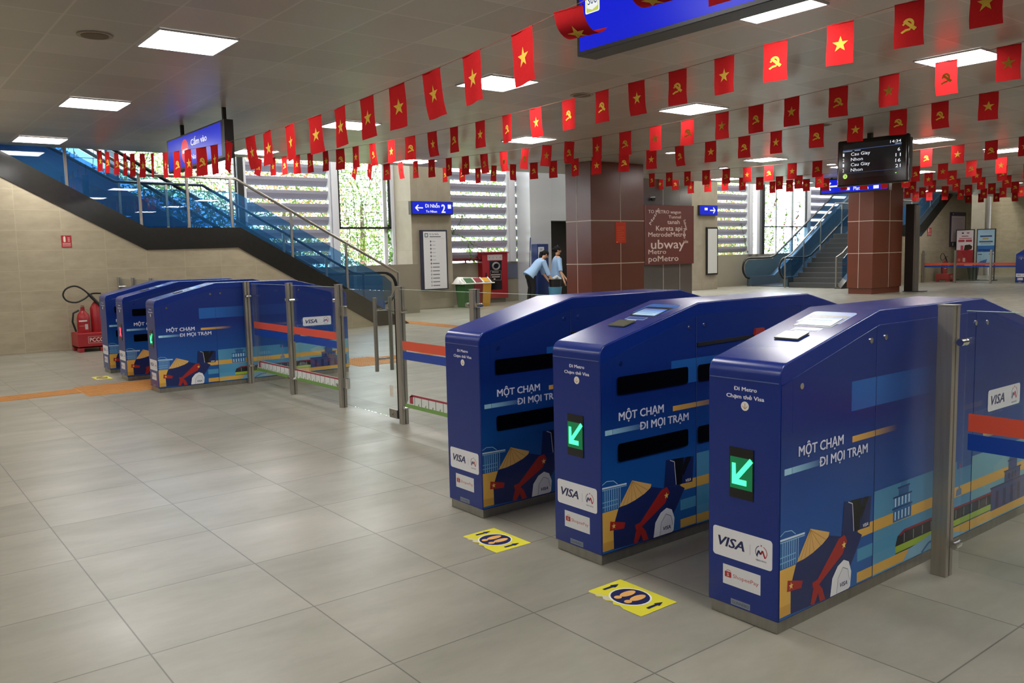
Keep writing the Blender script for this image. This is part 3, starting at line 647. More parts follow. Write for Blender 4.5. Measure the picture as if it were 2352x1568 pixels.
def tactile(x0, x1, y0, y1, lb, bars='y', dots=False):
    mb = MB().box(x0, x1, y0, y1, .0005, .004)
    if dots:
        n = int((x1-x0)/.06); k_ = int((y1-y0)/.06)
        for i in range(n):
            for j in range(k_): mb.lathe((x0+.03+i*.06, y0+.03+j*.06, .004), [(.017, 0), (.012, .005)], 8)
    else:
        n = int(round((x1-x0)/.075))
        for i in range(n):
            c = x0+(i+.5)*(x1-x0)/n; mb.box(c-.016, c+.016, y0+.01, y1-.01, .004, .009)
    return tag(mb.build('tactile_paving', tac), lb, 'tactile paving', 'orange tactile paving')
tactile(-6.31, -5.97, -6.9, 1.1, 'orange ribbed guide strip running to the distant gates from the left edge')
tactile(-6.44, -5.66, 1.1, 1.9, 'orange ribbed pad on the floor between the middle and right distant gates')
tactile(-6.31, -5.97, 1.9, 4.1, 'orange ribbed guide strip inside the wide distant gate lane')
tactile(-6.45, -5.64, 4.12, 4.72, 'orange dotted pad seen through the glass door', dots=True)
tactile(-6.31, -5.97, 4.72, 7.9, 'orange ribbed guide strip beyond the dotted pad')
tactile(-11.9, -5.97, 7.9, 8.24, 'orange guide strip leading across the hall to the stairs', dots=False)

# ------------------------------------------------------------------ flags
redc = cloth('red_flag_cloth', 'c0282a', .3); yel = cloth('yellow_print', 'dcb84c', .2)
FW, FH = .2, .3
def ripple(kind):
    if kind == 0: return lambda u, v: .006*math.sin(v*5+u*3)*v
    if kind == 1: return lambda u, v: .012*math.sin(u*PI*1.6+.6)*(.35+v*.65)
    if kind == 2: return lambda u, v: -.014*math.cos(u*PI*1.3)*(.3+.7*v)+.008*v*math.sin(v*4)
    if kind == 3: return lambda u, v: .03*v*v+.008*math.sin(u*6)
def flag_pt(kind, u, v, off=0.):
    if kind == 'curl':
        a = v*2.45; R = .12; return ((u-.5)*FW, (R+off)*(1-math.cos(a))-off, -(R+off)*math.sin(a))
    d = ripple(kind)(u, v); e = .004*math.sin(v*7)*v
    return ((u-.5)*FW+e, d+off, -v*FH)
def flag_mesh(kind, emblem):
    mb = MB(); n, m = 8, 10
    vs = [flag_pt(kind, i/n, j/m) for j in range(m+1) for i in range(n+1)]
    mb.add(vs, [(j*(n+1)+i, j*(n+1)+i+1, (j+1)*(n+1)+i+1, (j+1)*(n+1)+i) for j in range(m) for i in range(n)])
    mb.tube([(-FW/2, 0, 0), (FW/2, 0, 0)], .0035, 6)
    em = MB()
    def put(pts):
        cu = (sum(p[0] for p in pts)/len(pts), sum(p[1] for p in pts)/len(pts))
        for off in ((-.0045, .0045) if kind == 'curl' else (-.0016, .0016)):
            vv = [flag_pt(kind, a+.5 if 0 else a, b, off) for a, b in pts]; em.add(vv, [tuple(range(len(pts)))])
    def tri(c, a, b): put([c, a, b])
    cx, cy = .5, .5
    if emblem == 'star':
        q = [(cx+(.3 if i % 2 == 0 else .118)*math.sin(i*PI/5), cy-(.2 if i % 2 == 0 else .0785)*math.cos(i*PI/5)) for i in range(10)]
        for i in range(10): tri((cx, cy), q[i], q[(i+1) % 10])
    else:
        N_ = 12
        for i in range(N_):       # sickle blade
            a = [(-.38+1.22*(i+s)/N_)*PI for s in (0, 1)]
            def rr(t): return .11+.10*math.sin(max(0, min(1, (t/PI+.38)/1.22))*PI)
            o_ = [(cx-.02+.21*math.cos(t), cy-.01-.135*math.sin(t)) for t in a]
            i_ = [(cx-.02+.21*math.cos(t)*(1-rr(t)*2.2), cy-.01-.135*math.sin(t)*(1-rr(t)*2.2)) for t in a]
            put([o_[0], o_[1], i_[1], i_[0]])
        put([(cx+.05, cy+.085), (cx-.1, cy+.092), (cx-.26, cy+.15), (cx-.2, cy+.185), (cx-.08, cy+.145), (cx+.08, cy+.13)])   # sickle handle
        put([(cx-.15, cy-.045), (cx-.07, cy-.09), (cx+.29, cy+.095), (cx+.2, cy+.15)])                                      # hammer shaft
        put([(cx-.23, cy-.02), (cx-.05, cy-.13), (cx+.0, cy-.105), (cx-.17, cy+.01)])                                     # hammer head
    return mb, em
PROTO = {}
def get_flag(kind, emblem):
    k_ = (kind, emblem)
    if k_ in PROTO: return copy_tree(PROTO[k_])
    a, b = flag_mesh(kind, emblem); t = thing('bunting_flag', (0, 0, 0))
    a.build('cloth', redc, t, smooth=True); b.build('star_emblem' if emblem == 'star' else 'hammer_and_sickle_emblem', yel, t, smooth=True)
    PROTO[k_] = t; return t
ORD = ['first', 'second', 'third', 'fourth', 'fifth', 'sixth', 'seventh', 'eighth', 'ninth', 'tenth', 'eleventh', 'twelfth', 'thirteenth', 'fourteenth', 'fifteenth', 'sixteenth', 'seventeenth', 'eighteenth', 'nineteenth', 'twentieth']
def ordw(n):
    return ORD[n-1] if n <= 20 else 'twenty '+ORD[n-21]
STR = {
 'A': (2.45, (.01054, .07438, 2.62244), [-10.52, -10.06, -9.54, -9.1, -8.71, -8.23, -7.78, -7.24, -6.8, -6.39, -5.93, -5.52, -5.07, -4.51, -4.1, -3.59, -3.08, -2.63, -2.19, -1.75, -1.3, -.84, -.34, .06, .6, 1.1, 1.6], 'shhhhshshshssssssssssssssss', 'nearest string'),
 'B': (5.25, (.00525, .04782, 2.97631), [-11.29, -10.68, -10.19, -9.7, -9.19, -8.64, -8.15, -7.66, -7.16, -6.64, -6.15, -5.62, -5.13, -4.59, -4.08, -3.58, -3.05, -2.56, -2.1, -1.6, -1.09, -.59, -.03, .49, 1., 1.5, 2.0], 'hshshshshshshshshhshshshshs', 'second string'),
 'C': (7.5, (.00616, .06156, 3.03344), [-11.91, -11.31, -10.69, -10.18, -9.66, -9.13, -8.59, -8.1, -7.58, -7.07, -6.53, -6.02, -5.53, -4.97, -4.44, -3.91, -3.39, -2.87, -2.4, -1.94, -1.39, -.85, -.3, .24, .78, 1.3], 'hshshshshshshshshshshshshs', 'third string'),
 'D': (9.55, (.00551, .05345, 3.04145), [-11.78, -11.14, -10.58, -10.03, -9.42, -8.8, -8.25, -7.66, -7.12, -6.47, -5.86, -5.28, -4.68, -4.08, -3.55, -2.93, -2.38, -1.82, -1.32, -.78, -.2, .35], 'hhshshshshshshshshhshs'[:22], 'fourth string'),
 'E': (13.9, (.00486, .04481, 3.03021), [-9.84, -9.32, -8.8, -8.29, -7.76, -7.24, -6.72, -6.19, -5.65, -5.13, -4.61, -4.1, -3.59, -3.07, -2.55, -2.05, -1.5], 'hshshshshshshshsh', 'fifth string'),
 'F': (16.6, (.00713, .07419, 3.09262), [-12.02, -11.49, -10.97, -10.42, -9.89, -9.37, -8.87, -8.33, -7.82, -7.29, -6.75, -6.2, -5.66, -5.12, -4.57, -4.03, -3.49, -2.95], 'shshshshshshshshsh', 'sixth string'),
 'G': (18.8, (.0068, .06763, 3.0957), [-10.05, -9.53, -9.04, -8.5, -8., -7.48, -6.96, -6.44, -5.92, -5.4, -4.87, -4.36, -3.85], 'shshshshshshs', 'seventh string'),
 'H': (22.0, (.004, .04, 3.06), [-7.9, -7.37, -6.75, -6.14, -5.54, -5.0], 'hshshs', 'eighth string'),
 'I': (25.0, (.004, .05, 3.14), [-9.56, -9.1, -8.43, -7.77, -7.13, -6.52, -5.95], 'shshshs', 'ninth string'),
 'J': (27.5, (.004, .05, 3.14), [-10.56, -10.1, -9.6, -9.1, -8.4, -7.84, -7.32, -6.8], 'shshshsh', 'tenth string'),
 'K': (31.0, (.004, .05, 3.14), [-10.9, -10.4, -9.97, -9.46, -8.86, -8.3, -7.8], 'hshshsh', 'farthest string'),
}
random.seed(11)
strm = mat('string_brown', '7a4a3c', .7)
nm = {'s': 'star', 'h': 'hammer'}
for key, (y, (a2, a1, a0), xs, em, where) in STR.items():
    z = lambda x: min(a0+a1*x+a2*x*x, 3.06 if x > XE-.12 else 9)
    xe = max(xs)+.5; pts = []
    x = min(xs)-.25
    while x < xe: pts.append((x, y, z(x)+.003)); x += .2
    tag(MB().tube(pts, .0022, 5).build('flag_string', strm, smooth=True), 'thin cord carrying red flags, the %s from the viewer' % where, 'cord', 'cords of the flag strings')
    for i, x in enumerate(xs):
        e = nm[em[i]]
        if key == 'A' and i in (23, 24): kind = 'curl'
        elif key == 'A' and 2 <= i <= 12: kind = random.choice((1, 2, 2))
        else: kind = random.choice((0, 0, 1, 2, 3) if key in 'ABCD' else (0, 0, 1))
        o = get_flag(kind, e)
        yaw = random.uniform(-.1, .16); roll = math.atan(a1+2*a2*x)
        if key == 'A' and i < 13: yaw = random.uniform(-.08, .08) if i < 9 else random.uniform(0, .2)
        placed(o, (x, y, z(x)), yaw); lean = 0; pit = 0
        if (key, i) in {('B', 0): 1, ('A', 12): 1}: lean = -.3
        if (key, i) in {('C', 0): 1, ('C', 1): 1}: lean = -.45
        if key == 'A' and i < 9: lean = random.uniform(-.12, .02)
        if (key, i) in {('C', 11): 1, ('C', 12): 1, ('C', 10): 1, ('D', 3): 1, ('D', 4): 1}: lean = -.14
        if key == 'A' and 13 <= i < 23: lean = .07
        o.rotation_euler = (pit, lean*-1 if 0 else lean*-1, yaw)
        ad = 'yellow star' if e == 'star' else 'yellow hammer and sickle'
        tag(o, 'flag with %s, %s from left on %s' % (ad, ordw(i+1), where), 'flag', 'red flags strung under the ceiling')

# ------------------------------------------------------------------ hanging signs
def hang_sign(name, x0, x1, y, z0, z1, th, lb, poles, art):
    t = thing(name, ((x0+x1)/2, y, z0), lb, 'sign')
    MB().box(x0, x1, y, y+th, z0, z1).build('casing', darkm, t, bevel=.004)
    for px in poles: MB().box(px-.02, px+.02, y+th/2-.02, y+th/2+.02, z1, CZ).build('hanger', black, t)
    mb = MB(); art(mb, PY(y)); mb.build('lit_face', LIT, t); return t
def art_big(mb, P):
    mb.poly(P, [(-.445, 2.57), (2.15, 2.57), (2.15, 3.02), (-.445, 3.02)], ['0418cc', '0218c8', '0a24d8', '0a1cd8'], 1)
    mb.rrect(P, -.39, 2.78, -.265, 2.93, .012, 'f0f4f0', 2); mb.rrect(P, -.38, 2.787, -.275, 2.92, .01, 'c8d060', 3); mb.poly(P, [(-.375, 2.815), (-.328, 2.797), (-.28, 2.815), (-.28, 2.915), (-.375, 2.915)], 'f0f4f0', 4)
    mb.text(P, 'S06', -.368, -.287, 2.832, .05, '20306a', 5, .0)
def art_no(mb, P):
    x0, x1 = -8.38, -6.3
    mb.poly(P, [(x0+.03, 2.53), (x1-.03, 2.53), (x1-.03, 2.72), (x0+.03, 2.72)], ['1420c0', '1626c8', '2a34c8', '1c28c0'], 1)
    mb.poly(P, [(x0+.03, 2.72), (x1-.03, 2.72), (x1-.03, 2.91), (x0+.03, 2.91)], ['2834b4', '2c3acc', '202ec4', '1e2cc4'], 1)
    mb.disc(P, -7.66, 2.72, .15, 'e0283c', 2, 24); mb.rect(P, -7.76, 2.695, -7.56, 2.745, 'f4f4f8', 3)
    mb.text(P, 'Cấm vào', -7.42, -6.82, 2.76, .075, 'f4f4ff', 3, .02); mb.text(P, 'No Entry', -7.42, -6.9, 2.59, .06, 'f4f4ff', 3, .02)
hang_sign('hanging_sign', -.47, 2.2, 3.0, 2.545, 3.04, .16, 'large lit blue hanging sign with S06 badge at the top of the picture', (0.2, 1.6), art_big)
hang_sign('hanging_sign', -8.41, -6.22, 2.82, 2.5, 2.93, .11, 'lit blue no entry sign hanging over the distant gates', (-7.9, -6.35), art_no)
def art_plat(mb, P):
    mb.rect(P, -9.05, 2.69, -7.26, 3.02, '0e22d0', 1); mb.line(P, [(-8.88, 2.855), (-8.55, 2.855)], .04, 'f4f4ff', 2); mb.line(P, [(-8.78, 2.95), (-8.88, 2.855), (-8.78, 2.76)], .04, 'f4f4ff', 2)
    mb.text(P, 'Platform', -8.15, -7.75, 2.72, .09, 'f4f4ff', 2); mb.text(P, 'Sân ga', -8.15, -7.75, 2.86, .09, 'f4f4ff', 2); mb.rect(P, -8.35, 2.73, -8.25, 2.8, 'f4f4ff', 2); mb.rect(P, -7.62, 2.72, -7.48, 2.8, 'f4f4ff', 2)
hang_sign('hanging_sign', -9.09, -7.22, 19.5, 2.657, 3.05, .14, 'lit blue platform direction sign hanging in front of the far pillar', (-8.8, -7.5), art_plat)
t = thing('wall_sign', (-14.14, 10.69, 2.3), 'lit blue arrow sign to Nhon on the grey column beside the stairs', 'sign')
MB().box(-14.2, -14.08, 10.08, 11.3, 2.31, 2.63).build('casing', darkm, t, bevel=.004)
P = PX(-14.08); mb = MB(); mb.rect(P, 10.12, 2.33, 11.28, 2.615, '0c22cf', 1); mb.line(P, [(10.2, 2.47), (10.42, 2.47)], .03, 'f4f4ff', 2); mb.line(P, [(10.29, 2.54), (10.21, 2.47), (10.29, 2.4)], .03, 'f4f4ff', 2)
mb.text(P, 'Đi Nhổn', 10.48, 10.9, 2.48, .085, 'f4f4ff', 2, .03); mb.text(P, 'To Nhon', 10.5, 10.82, 2.36, .055, 'f4f4ff', 2, .03); mb.text(P, '2', 10.95, 11.07, 2.36, .2, 'f4f4ff', 2, .04); mb.rect(P, 11.14, 2.46, 11.24, 2.56, 'f4f4ff', 2)
mb.build('lit_face', LIT, t)
t = thing('wall_sign', (-14.24, 21.3, 2.4), 'small lit blue sign with a white right arrow beside the steel core', 'sign')
MB().box(-14.3, -14.22, 20.9, 21.8, 2.4, 2.72).build('casing', darkm, t)
mb = MB(); P = PX(-14.22); mb.rect(P, 20.93, 2.42, 21.77, 2.7, '0c22cf', 1); mb.line(P, [(21.42, 2.56), (21.68, 2.56)], .04, 'f4f4ff', 2); mb.line(P, [(21.58, 2.65), (21.68, 2.56), (21.58, 2.47)], .04, 'f4f4ff', 2); mb.rect(P, 21.15, 2.56, 21.3, 2.64, 'f4f4ff', 2); mb.build('lit_face', LIT, t)
# departures screen
t = thing('departures_screen', (-3.5, 12.05, 2.27), 'black departures screen listing Cau Giay and Nhon trains, hanging at right', 'screen')
MB().box(-4.1, -2.94, 12.0, 12.09, 2.27, 2.995).build('bezel', blackg, t, bevel=.03, seg=4)
MB().box(-4.0, -2.96, 12.09, 12.2, 2.33, 2.95).build('back_shell', mat('screen_back', '4a4a4a', .5), t, bevel=.02)
MB().box(-3.65, -3.58, 12.1, 12.16, 2.95, CZ).build('hanger', black, t)
mb = MB(); P = PY(12.0); mb.rect(P, -4.0, 2.39, -3.04, 2.93, '0c0d10', 1); W_ = 'e8ecf4'
mb.text(P, '14:34', -3.22, -3.05, 2.875, .04, W_, 2, .0); mb.rect(P, -4.0, 2.835, -3.04, 2.845, '3a4a70', 2); mb.rect(P, -4.0, 2.815, -3.84, 2.828, '8090a8', 2); mb.rect(P, -3.8, 2.815, -3.7, 2.828, '8090a8', 2); mb.rect(P, -3.14, 2.85, -3.04, 2.862, '8090a8', 2)
for i, (a, b_, c) in enumerate((('1', 'Cau Giay', '6'), ('2', 'Nhon', '11'), ('1', 'Cau Giay', '16'), ('2', 'Nhon', '21'))):
    v = 2.745-i*.082; mb.text(P, a, -4.0, -3.975, v, .05, W_, 2, .0); mb.text(P, b_, -3.86, -3.54 if b_ != 'Nhon' else -3.66, v, .05, W_, 2, .0); mb.text(P, c, -3.13 if len(c) > 1 else -3.1, -3.05 if len(c) > 1 else -3.06, v, .05, W_, 2, .0)
mb.rect(P, -4.0, 2.475, -3.04, 2.479, '3a4a70', 2); mb.disc(P, -3.955, 2.43, .038, 'b8e070', 2); mb.text(P, '3', -3.965, -3.945, 2.415, .03, '203010', 3); mb.disc(P, -3.12, 2.42, .012, '90e060', 2, 10, .008)
mb.build('screen_image', SCREEN, t)

# ------------------------------------------------------------------ left stairs and escalator
def bez(pts, n=8): return pts
t = thing('staircase', (-11.9, 4, 0), 'left staircase with black granite stringer rising behind the distant gates', 'staircase')
MB().prism([(7.26, 0), (7.95, 0), (4.66, 1.872), (3.14, 1.868), (1.03, 3.06), (.33, 3.06), (3.11, 1.512), (4.6, 1.532)], 'x', -11.0, -10.785).build('stringer', granite, t)
st = MB(); n = 12
for i in range(n):
    y1 = 7.9-i*.27; st.box(-12.6, -11.0, y1-.27, y1, 0, (i+1)*.1466)
st.box(-12.6, -11.0, 3.1, 4.67, 1.5, 1.76)
for i in range(14): st.box(-12.6, -11.0, 3.1-(i+1)*.27, 3.1-i*.27, 1.6+i*.147, 1.9+i*.147)
st.build('steps', mat('dark_step_granite', '3d3d3d', .35), t)
RX = -11.02
railp = [(RX, -1.0, 5.0), (RX, 2.51, 3.085), (RX, 3.13, 2.72), (RX, 4.69, 2.715), (RX, 7.8, 1.02), (RX, 7.86, 1.0), (RX, 7.86, .0)]
MB().tube(railp, .025, 10).build('handrail', steel_l, t, smooth=True)
for y, z0, z1 in ((2.065, 2.46, 3.33), (3.115, 1.86, 2.71), (3.872, 1.86, 2.71), (4.6, 1.86, 2.71), (5.677, 1.28, 2.16), (6.748, .68, 1.58)):
    MB().box(RX-.02, RX+.02, y-.02, y+.02, z0, z1).build('rail_post', steel, t)
MB().prism([(7.5, .28), (4.66, 1.9), (3.13, 1.9), (.2, 3.55), (.2, 4.05), (3.13, 2.5), (4.66, 2.5), (7.5, .95)], 'x', RX-.006, RX+.006).build('balustrade_glass', GLB, t)
MB().tube([(-12.62, -1.0, 5.0), (-12.62, 3.13, 2.74), (-12.62, 4.66, 2.72), (-12.62, 7.7, 1.0), (-12.62, 7.95, .97), (-12.62, 7.95, .0)], .028, 10).build('far_handrail', mat('dark_blue_rail', '27364c', .35, .4), t, smooth=True)
MB().prism([(7.5, .28), (4.66, 1.9), (3.13, 1.9), (.2, 3.55), (.2, 4.05), (3.13, 2.5), (4.66, 2.5), (7.5, .95)], 'x', -12.67, -12.66).build('far_balustrade_glass', GLD, t)
fp = MB()
for y, z0, z1 in ((3.2, 1.76, 2.72), (4.0, 1.76, 2.72), (5.2, 1.3, 2.4), (6.2, .8, 1.85), (7.1, .35, 1.35)): fp.box(-12.64, -12.6, y-.02, y+.02, z0, z1)
fp.build('far_rail_posts', steel, t)
MB().prism([(7.6, 0), (7.6, .22), (4.66, 1.86), (3.1, 1.86), (-.8, 4.2), (-.8, 3.8), (3.1, 1.5), (4.6, 1.5)], 'x', -12.72, -12.6).build('far_stringer', mat('blue_grey_stringer', '4b5f70', .4), t)
escb = mat('escalator_side_blue', '1f4f86', .25); 
def escalator(sgn, y0, xn, xf, lb):
    """sgn=-1 rises towards -y; y0 = floor end of the newels"""
    t = thing('escalator', ((xn+xf)/2, y0, 0), lb, 'escalator')
    Y = lambda d: y0+sgn*d
    slope = math.tan(math.radians(30.5)); D = 9.5 if sgn > 0 else 9.5
    def prof(h0, h1, d0=0.): return [(Y(d0), h0), (Y(d0), h1), (Y(1.7), h1), (Y(D), h1+(D-1.7)*slope), (Y(D), h0+(D-2.0)*slope), (Y(2.0), h0)]
    for x in (xn, xf):
        MB().prism(prof(0, .34, .35), 'x', x-.09, x+.09).build('skirt', escb if sgn < 0 else mat('escalator_skirt_steel', '5d7080', .3, .5), t)
        MB().prism([(Y(.25), .34), (Y(.12), .5), (Y(.12), .75), (Y(.3), .9), (Y(1.7), .93), (Y(D), .93+(D-1.7)*slope), (Y(D), .34+(D-1.7)*slope), (Y(1.7), .34)], 'x', x-.006, x+.006).build('balustrade_glass', GLD, t)
        hp = [(x, Y(.42), .26), (x, Y(.18), .32), (x, Y(.04), .48), (x, Y(0), .66), (x, Y(.06), .84), (x, Y(.2), .94), (x, Y(.42), .97), (x, Y(1.55), .97), (x, Y(1.8), 1.02), (x, Y(D), .97+(D-1.65)*slope)]
        MB().tube([hp[0]]+smoothp(hp[1:8], 4)+hp[8:], .036, 10).build('handrail', rubber, t, smooth=True)
    MB().prism([(Y(.4), 0), (Y(.4), .02), (Y(1.9), .06), (Y(D), .06+(D-1.9)*slope), (Y(D), (D-2.4)*slope), (Y(2.4), 0)], 'x', min(xn, xf)+.09, max(xn, xf)-.09).build('step_band', mat('escalator_step', '3a3d40', .4, .5), t)
    return t
escalator(-1, 8.95, -12.98, -14.3, 'escalator with blue glass sides behind the left staircase')
escalator(1, 23.6, -13.1, -14.55, 'far escalator with black handrails rising to the right by the windows')
# right stairs
t = thing('staircase', (-12, 25, 0), 'far staircase beside the escalator, half hidden by the far brown pillar', 'staircase')
st = MB(); ym = 23.7
for i in range(11): st.box(-12.8, -10.99, ym+i*.26, 26.57, i*.158, (i+1)*.158)
st.box(-12.8, -10.99, 26.5, 28.4, 1.5, 1.74)
for i in range(12): st.box(-12.8, -10.99, 28.4+i*.26, 28.4+(i+1)*.26, 1.6+i*.158, 1.9+i*.158)
st.build('steps', mat('dark_step_granite'), t)
no = MB()
for i in range(11): no.box(-12.8, -10.99, ym+i*.26-.004, ym+i*.26+.03, (i+1)*.158-.012, (i+1)*.158+.004)
no.build('step_nosings', mat('nosing_grey', '55585a', .5), t)
MB().prism([(24.1, 0), (26.6, 1.6), (28.45, 1.6), (30.72, 3.06), (30.1, 3.06), (28.35, 1.97), (26.4, 1.97), (23.4, 0)], 'x', -10.985, -10.785).build('stringer', granite, t)
RR = [(0, 23.55, 0), (0, 23.55, .98), (0, 23.9, 1.1), (0, 26.5, 2.8), (0, 28.4, 2.8), (0, 32, 5.0)]
MB().tube([(-11.02, y, z) for _, y, z in RR], .025, 8).build('handrail', steel_l, t); MB().tube([(-12.85, y, z) for _, y, z in RR], .025, 8).build('far_handrail', steel_l, t)
GP = [(23.9, .3), (23.9, .9), (26.5, 2.6), (28.4, 2.6), (31.5, 4.5), (31.5, 3.9), (28.4, 2.0), (26.5, 2.0)]
MB().prism(GP, 'x', -11.026, -11.014).build('balustrade_glass', GLB, t); MB().prism(GP, 'x', -12.856, -12.844).build('far_balustrade_glass', GLD, t)
pp = MB()
for y, z0, z1 in ((24.6, .6, 1.5), (25.6, 1.2, 2.15), (26.9, 1.74, 2.8), (28.2, 1.74, 2.8), (29.5, 2.5, 3.4)):
    for x in (-11.02, -12.85): pp.box(x-.018, x+.018, y-.018, y+.018, z0, z1)
pp.build('rail_posts', steel_l, t)

# ------------------------------------------------------------------ wall boards and signs
t = thing('map_board', (-14.17, 10.73, .48), 'tall white station list board in a dark frame on the grey column', 'board')
MB().box(-14.2, -14.1, 10.36, 11.11, .48, 1.94).build('frame', mat('board_frame', '2c2c40', .4), t, bevel=.006)
P = PX(-14.1); mb = MB(); mb.rect(P, 10.41, .5, 11.07, 1.9, 'd6d6da', 1); mb.rect(P, 10.45, 1.76, 10.55, 1.86, '5a6668', 2); mb.rect(P, 10.47, 1.78, 10.53, 1.84, 'c8ccd0', 3)
mb.text(P, 'Đi Ga Nhổn', 10.59, 10.86, 1.82, .035, '30303a', 2); mb.rect(P, 10.59, 1.765, 10.92, 1.785, '55555f', 2); mb.rect(P, 10.45, 1.725, 11.03, 1.73, 'a8a8ae', 2)
for i in range(13):
    z = 1.66-i*.09; mb.disc(P, 10.62, z, .022, 'b83048' if i == 6 else ('55555c' if i < 6 else '9a9aa2'), 3, 12); mb.rect(P, 10.66, z-.012, 10.66+(.1 if i < 6 else .2), z+.01, 'b4b4ba' if i < 6 else '6a6a72', 2)
mb.rect(P, 10.617, .58, 10.623, 1.68, '8a8a92', 2); mb.build('printed_face', PAPER, t)
t = thing('word_cloud_poster', (-12.0, 17.0, .93), 'brown poster with white metro words on the steel clad core', 'poster')
MB().box(-12.055, -11.99, 16.02, 17.94, .93, 2.52).build('panel', mat('poster_brown', '5e2a22', .5), t)
mb = MB(); P = PX(-11.99); WW = 'cbbcb2'
for tx, a, b_, v, c in (('TO METRO wagon', 16.1, 17.4, 2.3, .085), ('Tunnel', 16.9, 17.4, 2.17, .08), ('tanah', 16.85, 17.35, 2.02, .11), ('Kereta api', 16.4, 17.45, 1.84, .13), ('MetrodeMetro', 16.1, 17.6, 1.68, .12), ('ubway', 16.2, 17.55, 1.36, .24), ('Metro', 16.1, 16.8, 1.22, .12), ('poMetro', 16.1, 17.3, 1.02, .15)): mb.text(P, tx, a, b_, v, c, WW, 1, .01)
for j, (u, v, s_, r) in enumerate(((16.2, 1.98, .55, .9), (17.5, 2.12, .3, -1.2), (17.5, 1.9, .28, -1.5), (17.5, 1.5, .2, 0))):
    Q = (lambda u0, v0, r0: (lambda a, b, k=1: P(u0+a*math.cos(r0)-b*math.sin(r0), v0+a*math.sin(r0)+b*math.cos(r0), k)))(u, v, r); mb.text(Q, ('Metro', 'Subway', 'Metro', 'tube')[j], 0, s_, 0, .09, WW, 1, .01)
mb.build('white_words', PAPER, t)
t = thing('surveillance_camera', (-12.0, 16.5, 2.6), 'small dark security camera on the steel core above the brown poster', 'camera')
MB().lathe((-11.99, 16.3, 2.62), [(.04, 0), (.06, .04), (.06, .09)], 14).build('dome', blackg, t); MB().box(-12.06, -11.95, 16.27, 16.33, 2.7, 2.73).build('bracket', white_p, t)
t = thing('white_board', (-14.97, 21.9, .48), 'narrow pale board in a dark frame beside the steel core', 'board')
MB().box(-14.3, -14.24, 21.3, 21.85, .48, 2.02).build('frame', darkm, t); MB().rect(PX(-14.24), 21.34, .53, 21.81, 1.97, 'c8c8c6').build('printed_face', PAPER, t)
def ext_sign(x, y0, y1, z0, z1, lb):
    t = thing('extinguisher_sign', (x, (y0+y1)/2, z0), lb, 'sign'); MB().box(x, x+.006, y0, y1, z0, z1).build('plate', paintred, t)
    P = PX(x+.006); mb = MB(); w = y1-y0; h = z1-z0
    mb.rrect(P, y0+.2*w, z0+.45*h, y0+.42*w, z0+.9*h, .01, 'e0d0c4', 1); mb.rect(P, y0+.27*w, z0+.88*h, y0+.36*w, z0+.95*h, 'e0d0c4', 1)
    for i in range(3): mb.rect(P, y0+.62*w, z0+(.5+.13*i)*h, y0+.84*w, z0+(.56+.13*i)*h, 'e0b0a8', 1)
    for v in (.1, .22, .32): mb.rect(P, y0+.1*w, z0+v*h, y0+.9*w, z0+(v+.05)*h, 'd8a8a0', 1)
    mb.build('pictogram', PAPER, t)
ext_sign(-10.8, 1.89, 2.03, 1.57, 1.75, 'small red fire extinguisher sign on the beige wall under the left stairs')
ext_sign(-10.8, 28.87, 29.17, 1.6, 1.88, 'tiny red extinguisher sign on the far wall under the right stairs')
t = thing('notice_board', (-10.8, 31.1, 1.15), 'tall dark headed notice board on the far stair wall', 'board')
MB().box(-10.8, -10.76, 30.5, 31.68, 1.2, 2.43).build('frame', mat('board_purple', '2c2136', .4), t)
mb = MB(); P = PX(-10.76); mb.rect(P, 30.56, 1.38, 31.62, 2.3, 'c9b9bb', 1)
for i in range(16): mb.rect(P, 30.64, 1.45+i*.05, 30.74+random.uniform(.45, .8), 1.463+i*.05, '9a8c92', 2)
mb.rect(P, 30.64, 2.34, 30.72, 2.4, 'b0a0b0', 1); mb.rect(P, 30.82, 2.35, 31.5, 2.385, '6a5a74', 1); mb.rect(P, 30.68, 1.23, 30.74, 1.34, 'e0e0e4', 1); mb.build('printed_face', PAPER, t)
t = thing('blue_plaque', (-14.99, 13.92, .63), 'plain slate blue panel on the low wall beside the red hose cabinet', 'panel')
MB().box(-15.0, -14.985, 13.68, 14.02, .64, 1.06).build('plate', mat('slate_blue', '5a6074', .5), t)
# steel totem behind the far pillar
t = thing('totem_display', (-8.4, 22.95, 0), 'tall dark totem display leaning tight to the far brown pillar', 'totem')
MB().box(-8.45, -8.2, 22.75, 22.98, 0.02, 2.44).build('body', mat('totem_dark', '1f1c1a', .3), t, bevel=.01); MB().box(-8.2, -8.15, 22.75, 22.98, .02, 2.4).build('side_trim', steel_l, t)
MB().box(-8.46, -7.95, 22.7, 23.1, 0, .02).build('foot_plate', darkm, t)

# ------------------------------------------------------------------ red hose cabinet, pipe, bins
t = thing('hose_cabinet', (-14.9, 13.1, 0), 'red fire hose cabinet with glass front marked PCCC, against the low wall', 'cabinet')
MB().box(-15.0, -14.8, 12.68, 13.54, .12, 1.34).build('body', red_p, t, bevel=.01); MB().box(-15, -14.85, 12.74, 13.48, 0, .12).build('base', mat('concrete_base', '6a655c', .8), t)
MB().box(-15.0, -14.77, 12.66, 13.57, 1.34, 1.365).build('top_lip', red_p, t)
wn_ = MB().box(-14.8, -14.792, 12.92, 13.32, .36, 1.13).build('window', mat('cabinet_window', '151013', .15), t)
P0 = PX(-14.792); P = lambda u, v, k=1: P0(u+.3, v-.01, k); mb = MB(); mb.rect(P, 12.55, 1.16, 13.05, 1.31, 'b9aeae', 1)
for u in (12.62, 12.74, 12.86, 12.98): mb.disc(P, u, 1.23, .012, '4a4448', 2, 8)
